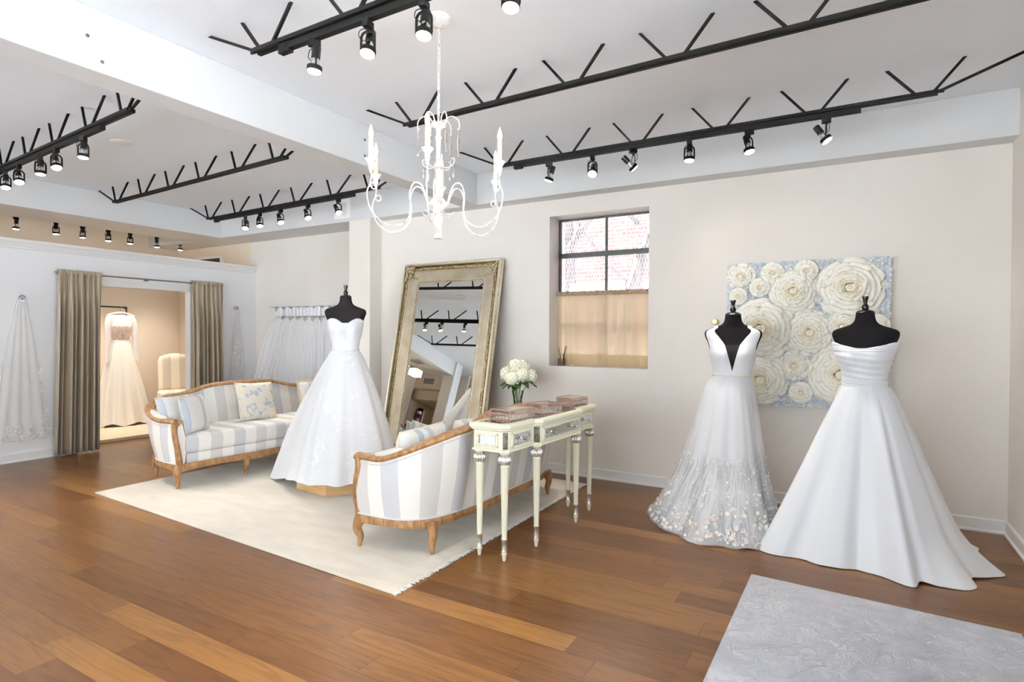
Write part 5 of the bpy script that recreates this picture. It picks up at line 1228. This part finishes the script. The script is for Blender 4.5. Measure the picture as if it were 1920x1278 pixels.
# ---------------------------------------------------------------- dressing area behind the curtains
pf = thing('carpeted_platform', 'low beige carpeted platform inside the dressing area', 'platform', (-9.0, 4.2, 0)); MB().box(-.78, -1.5, 0, .74, .75, .045).build('platform_top', 'carpet', pf, smooth=0, bevel=.006)
rk = thing('garment_rack', 'black metal garment rack inside the dressing area', 'rack', (-9.5, 4.3, .045))
MB().tube(cat_spline([(0, -.7, 0), (0, -.7, 1.7), (0, -.66, 1.755), (0, .30, 1.755), (0, .35, 1.75), (0, .375, 1.725), (0, .38, 1.68), (0, .38, .8), (0, .38, 0)], 6), .012, 8).build('frame', 'blk_gloss', rk)
for y in (-.7, .38): MB().tube([(-.2, y, .015), (.2, y, .015)], .013, 8).build('foot', 'blk_gloss', rk)
hg = thing('hanging_gown', 'long sleeved gown with nude beaded bodice on a hanger', 'wedding gown', (-9.42, 4.56, 0))
yh = 0.
MB().tube(cat_spline([(0, -.19, 1.665), (0, -.1, 1.70), (0, 0, 1.715), (0, .1, 1.70), (0, .19, 1.665)], 6), .013, 8).build('hanger', 'white_plastic', hg); MB().tube(cat_spline([(0, 0, 1.715), (0, 0, 1.76), (0, .015, 1.79), (0, 0, 1.815)], 5), .003, 6).build('hook', 'chrome', hg)
def sh_(z):
    return interp([(1.30, .112, .05), (1.36, .128, .06), (1.48, .165, .075), (1.56, .17, .07), (1.62, .19, .05), (1.66, .185, .035), (1.70, .10, .025)], z)
m = MB(); rings = []
for i in range(17):
    z = 1.30 + i * .0235; w_, d_ = sh_(z); rings.append([(d_ * cos(2 * pi * k / 28), w_ * sin(2 * pi * k / 28), z) for k in range(28)])
m.rings(rings[:10]).build('beaded_bodice', 'lace_nude', hg, smooth=80); MB().rings(rings[9:]).build('sheer_yoke', 'gown_ivory', hg, smooth=80)
for sg in (-1, 1):
    p = cat_spline([(.0, sg * .15, 1.64), (.015, sg * .18, 1.52), (.03, sg * .19, 1.30), (.04, sg * .20, 1.12), (.05, sg * .215, 1.0)], 6); MB().tube(p, [.048 - .022 * i / len(p) for i in range(len(p))], 12).build('sleeve', 'tulle_dense', hg)
def hs(u, v):
    th = 2 * pi * u; ry = .125 + .27 * v ** .9; rx = .05 + .20 * v; f = 1 + .07 * sin(13 * th) * v + .04 * sin(21 * th + 1) * v; return (rx * cos(th) * f, ry * sin(th) * f + .03 * v, 1.31 - v * (1.24 - .02 * sin(7 * th)))
MB().grid(hs, 180, 24, closeu=True).build('skirt', 'gown_ivory', hg, smooth=80)
ch = thing('slipper_chair', 'cream and beige striped slipper chair inside the dressing area', 'chair', (-8.92, 5.13, .046), radians(68))
def back(u, v, sg):
    s = 2 * u - 1; ztop = 1.0 + .05 * cos(s * pi / 2) ** .7 - .02 * abs(s) ** 3; z = .48 + (ztop - .48) * v; e = max(0, (1 - abs(s) ** 6) * (1 - abs(2 * v - 1) ** 8)); w_ = .235 + .0 * v; return (s * w_, .22 + .10 * v + sg * .05 * e ** .4, z)
uvc = lambda u, v: (u * .47 + .06, v)
MB().grid(lambda u, v: back(u, v, -1), 16, 16, uvf=uvc).grid(lambda u, v: back(u, v, 1), 16, 16, uvf=uvc).build('backrest', 'stripe_chair', ch, smooth=70)
m = MB(); R_ = []; U_ = []
for ins, z in ((.01, .36), (0, .38), (0, .46), (.02, .485), (.08, .495)):
    R_.append([((.25 - ins) * sg_x, y_, z) for sg_x, y_ in ((-1, -.26 + ins), (1, -.26 + ins), (1, .26 - ins), (-1, .26 - ins))]); U_.append([((.25) * sx_ + .31, z) for sx_ in (-1, 1, 1, -1)])
m.rings(R_, U_).build('seat', 'stripe_chair', ch, smooth=20, bevel=.01)
for x in (-.21, .21):
    for y in (-.22, .24): MB().tube([(x, y, .36), (x * 1.04, y * 1.1, 0)], [.02, .014], 8).build('leg', 'oak', ch)
cb = thing('small_cabinet', 'small white side cabinet beside the striped slipper chair', 'cabinet', (-8.38, 5.46, 0))
MB().box(-.16, -.16, .0, .16, .16, .60).build('body', 'trim', cb, smooth=0, bevel=.004); MB().box(-.18, -.18, .60, .18, .18, .625).build('cabinet_top', 'trim', cb, smooth=0, bevel=.004)
dr = MB().box(-.13, -.172, .40, .13, -.16, .57).build('drawer', 'trim', cb, smooth=0, bevel=.003); MB().sphere((0, -.18, .485), .012, 10, 6).build('knob', 'silver', dr)

# ---------------------------------------------------------------- chandelier
cx, cy = -1.957, 2.546
cd = thing('chandelier', 'distressed white six arm candle chandelier hanging from the ceiling', 'chandelier', (cx, cy, 0))
MB().lathe([(.066, ZC), (.064, ZC - .012), (.055, ZC - .028), (.034, ZC - .044), (.014, ZC - .052), (.006, ZC - .056)], n=32, rib=lambda a, z: 1 + .03 * cos(a * 14)).build('canopy', 'distress', cd, smooth=50)
m = MB(); z = ZC - .06; k_ = 0
while z > 2.57:
    ax = (1, 0) if k_ % 2 else (0, 1); pts = [(ax[0] * .0075 * cos(a_), ax[1] * .0075 * cos(a_), z - .016 + .017 * sin(a_)) for a_ in [i * pi / 5 for i in range(10)]]; m.tube(pts, .0023, 5, closed=True); z -= .027; k_ += 1
m.tube([(0, 0, ZC - .05), (.006, .004, 2.9), (-.004, .002, 2.75), (0, 0, 2.57)], .002, 5); m.build('chain', 'distress', cd)
MB().lathe([(.004, 2.575), (.02, 2.570), (.042, 2.562), (.044, 2.554), (.02, 2.545), (.013, 2.53), (.013, 2.50), (.02, 2.49), (.014, 2.48), (.012, 2.40), (.013, 2.33), (.03, 2.325), (.014, 2.315), (.011, 2.25), (.013, 2.20), (.018, 2.17), (.04, 2.15), (.047, 2.13), (.044, 2.11), (.028, 2.095), (.036, 2.088), (.018, 2.078), (.014, 2.07), (.024, 2.055), (.028, 2.035), (.022, 2.012), (.010, 1.998), (.006, 1.992), (.004, 1.988)], n=24).build('column', 'distress', cd, smooth=50)
MB().tube([(0, 0, 1.99), (0, 0, 1.975)], .003, 5).lathe([(.004, 1.98), (.010, 1.975), (.013, 1.965), (.020, 1.947), (.023, 1.942), (.012, 1.94)], n=12, rib=lambda a, z: 1 + .15 * cos(a * 6)).build('tassel_finial', 'distress', cd)
# crown: curved hooks with drops
for k in range(6):
    a = radians(-60.4 + 30 + 60 * k); d = Vector((cos(a), sin(a), 0)); P_ = lambda r_, z_: tuple(d * r_ + Vector((0, 0, z_)))
    h = MB().tube(cat_spline([P_(.03, 2.555), P_(.045, 2.595), P_(.08, 2.605), P_(.11, 2.58), P_(.113, 2.54), P_(.103, 2.535)], 5), .0032, 6).build('crown_hook', 'distress', cd)
    MB().lathe([(.002, 0), (.006, -.01), (.004, -.02), (.007, -.03), (.0045, -.045), (.009, -.065), (.006, -.085), (.008, -.10), (.003, -.13), (.005, -.14), (.001, -.15)], P_(.11, 2.535), 8).build('crystal_drop', 'drop', h)
for k in range(6):
    a = radians(-60.4 + 60 * k + 20); d = Vector((cos(a), sin(a), 0)); P_ = lambda r_, z_: tuple(d * r_ + Vector((0, 0, z_)))
    h = MB().tube(cat_spline([P_(.012, 2.335), P_(.05, 2.325), P_(.085, 2.345), P_(.09, 2.37), P_(.075, 2.375)], 5), .003, 6).build('scroll', 'distress', cd)
    MB().lathe([(.002, 0), (.005, -.01), (.0035, -.02), (.007, -.04), (.004, -.06), (.001, -.07)], P_(.085, 2.34), 8).build('crystal_drop', 'drop', h)
    MB().tube(cat_spline([P_(.03, 2.075), P_(.075, 2.07), P_(.09, 2.085)], 4), .0028, 5).build('leaf_spike', 'distress', cd)
for k, da in enumerate((-8, -66, -112, 177, 118, 57)):
    a = radians(-52.4 + da); d = Vector((cos(a), sin(a), 0)); s_ = Vector((-d.y, d.x, 0)); P_ = lambda r_, z_, q=0: tuple(d * r_ + s_ * q + Vector((0, 0, z_)))
    R_ = .375
    arm = cat_spline([P_(.035, 2.125), P_(.06, 2.135), P_(.072, 2.17), P_(.10, 2.222), P_(.14, 2.225), P_(.165, 2.17), P_(.158, 2.10), P_(.175, 2.03), P_(.235, 1.99), P_(.305, 1.995), P_(.37, 2.05), P_(.395, 2.13), P_(.380, 2.185), P_(.352, 2.195), P_(.345, 2.17), P_(.366, 2.165), P_(.378, 2.19), P_(.372, 2.225), P_(R_, 2.258)], 7)
    n = len(arm); o = MB().tube(arm, [.0048 - .0014 * i / n for i in range(n)], 7).build('arm', 'distress', cd)
    MB().lathe([(.006, 2.27), (.010, 2.285), (.014, 2.30), (.013, 2.312), (.022, 2.328), (.030, 2.338), (.029, 2.343), (.014, 2.340)], P_(R_, -.028), 18).build('bobeche', 'distress', o)
    MB().lathe([(.0125, 2.338), (.0125, 2.448), (.010, 2.450), (.003, 2.4505)], P_(R_, -.028), 16).build('candle_sleeve', 'candle', o)
    MB().lathe([(.006, 2.449), (.011, 2.462), (.0125, 2.474), (.009, 2.492), (.004, 2.508), (.001, 2.518)], P_(R_, -.028), 12).build('flame_bulb', 'flame', o)
lamp_point(cd, (0, 0, 2.42), 2, (1, .8, .58), .35)

# ---------------------------------------------------------------- person standing behind, visible only in the mirror
pn = thing('person', 'person in dark dress wearing a black face mask, seen in mirror', 'person', (-7.98, .33, 0), radians(140))
def skin_mesh(nm, verts, edges, material, parent, root=0, sub=2):
    me = bpy.data.meshes.new(nm); me.from_pydata([v[0] for v in verts], edges, []); o = bpy.data.objects.new(nm, me); COL.objects.link(o); o.parent = parent
    me.materials.append(M[material]); sk = o.modifiers.new('skin', 'SKIN'); sk.use_smooth_shade = True
    if not me.skin_vertices: me.attributes
    lay = me.skin_vertices[0] if len(me.skin_vertices) else None
    if lay:
        for i, v in enumerate(verts): lay.data[i].radius = v[1] if isinstance(v[1], tuple) else (v[1], v[1]); lay.data[i].use_root = (i == root)
    s = o.modifiers.new('sub', 'SUBSURF'); s.levels = sub; s.render_levels = sub; return o
def loft_path(nm, P, R_, material, parent, n=14, sx=1., sy=1.): return MB().tube(cat_spline(P, 5), [interp([(i, r) for i, r in enumerate(R_)], q / 5) for q in range((len(P) - 1) * 5 + 1)], n, sx=sx, sy=sy).build(nm, material, parent, smooth=80)
V = [((0, 0, .95), (.15, .10)), ((0, 0, 1.12), (.12, .09)), ((0, 0, 1.28), (.14, .10)), ((0, 0, 1.40), (.13, .07)), ((0, .005, 1.47), .048), ((0, -.005, 1.53), .05), ((0, -.012, 1.59), (.07, .085)), ((0, -.01, 1.66), (.072, .09)), ((0, 0, 1.71), (.045, .055))]
E_ = [(0, 1), (1, 2), (2, 3), (3, 4), (4, 5), (5, 6), (6, 7), (7, 8)]
for sg in (-1, 1):
    b = len(V); V += [((sg * .09, 0, .86), .085), ((sg * .095, -.005, .50), .055), ((sg * .10, .005, .28), .05), ((sg * .10, .01, .09), .036), ((sg * .105, -.06, .035), (.035, .03)), ((sg * .11, -.15, .02), (.035, .018))]; E_ += [(0, b), (b, b + 1), (b + 1, b + 2), (b + 2, b + 3), (b + 3, b + 4), (b + 4, b + 5)]
    b = len(V); V += [((sg * .17, 0, 1.395), .052), ((sg * .215, .01, 1.13), .038), ((sg * .235, -.03, .90), .026), ((sg * .24, -.045, .84), (.018, .034))]; E_ += [(3, b), (b, b + 1), (b + 1, b + 2), (b + 2, b + 3)]
    h = b + 3
    for fi_, (dy, L_) in enumerate(((-.03, .075), (-.01, .085), (.01, .08), (.028, .06))):
        c_ = len(V); V += [((sg * .24, -.045 + dy, .79), .0095), ((sg * .236, -.05 + dy, .79 - L_ * .5), .009), ((sg * .226, -.058 + dy, .79 - L_ * .9), .008)]; E_ += [(h, c_), (c_, c_ + 1), (c_ + 1, c_ + 2)]
    c_ = len(V); V += [((sg * .228, -.085, .82), .0105), ((sg * .222, -.105, .785), .009)]; E_ += [(h, c_), (c_, c_ + 1)]
skin_mesh('body', V, E_, 'skin', pn)
rings = []
for z, w_, d_ in ((.62, .24, .19), (.75, .21, .165), (.9, .178, .135), (1.0, .16, .12), (1.12, .135, .105), (1.25, .158, .12), (1.36, .185, .115), (1.42, .165, .09), (1.455, .09, .07)): rings.append([(w_ * cos(2 * pi * k / 30), d_ * sin(2 * pi * k / 30), z) for k in range(30)])
MB().rings(rings).build('dress', 'cloth_dk', pn, smooth=80)
for sg in (-1, 1): loft_path('sleeve', [(sg * .15, 0, 1.40), (sg * .19, .003, 1.3), (sg * .215, .01, 1.13), (sg * .23, -.02, .97)], [.064, .058, .05, .04], 'cloth_dk', pn)
def hairf(u, v):
    th = radians(-140 + 280 * u) + pi / 2; r_ = interp([(0, .02), (.18, .085), (.4, .098), (.7, .10), (1., .085)], v); z = interp([(0, 1.775), (.18, 1.755), (.4, 1.68), (.7, 1.56), (1, 1.40)], v); return (r_ * cos(th) * .95, r_ * 1.12 * sin(th) * (1) + .012 + (.012 if v > .5 else 0), z)
MB().grid(hairf, 40, 16).build('hair', 'hair', pn, smooth=80, solid=.02)
def maskf(u, v):
    th = radians(-70 + 140 * u) - pi / 2; z = 1.545 + .085 * v; bul = .012 * sin(pi * u) * sin(pi * v); return ((.080 + bul) * cos(th), (.100 + bul + .010 * sin(pi * v) * sin(pi * u) ** 4) * sin(th) - .010, z - .01 * (1 - v) * abs(2 * u - 1))
MB().grid(maskf, 24, 10).build('face_mask', 'cloth_dk', pn, smooth=80, solid=.003)
for sg in (-1, 1):
    MB().sphere((sg * .030, -.094, 1.655), .0095, 12, 8).build('eye', 'white_plastic', pn); MB().sphere((sg * .030, -.1005, 1.655), .0055, 8, 6).build('iris', 'cloth_dk', pn)
MB().tube([(0, -.092, 1.665), (0, -.108, 1.635), (0, -.112, 1.62)], [.007, .010, .012], 8).build('nose', 'skin', pn)
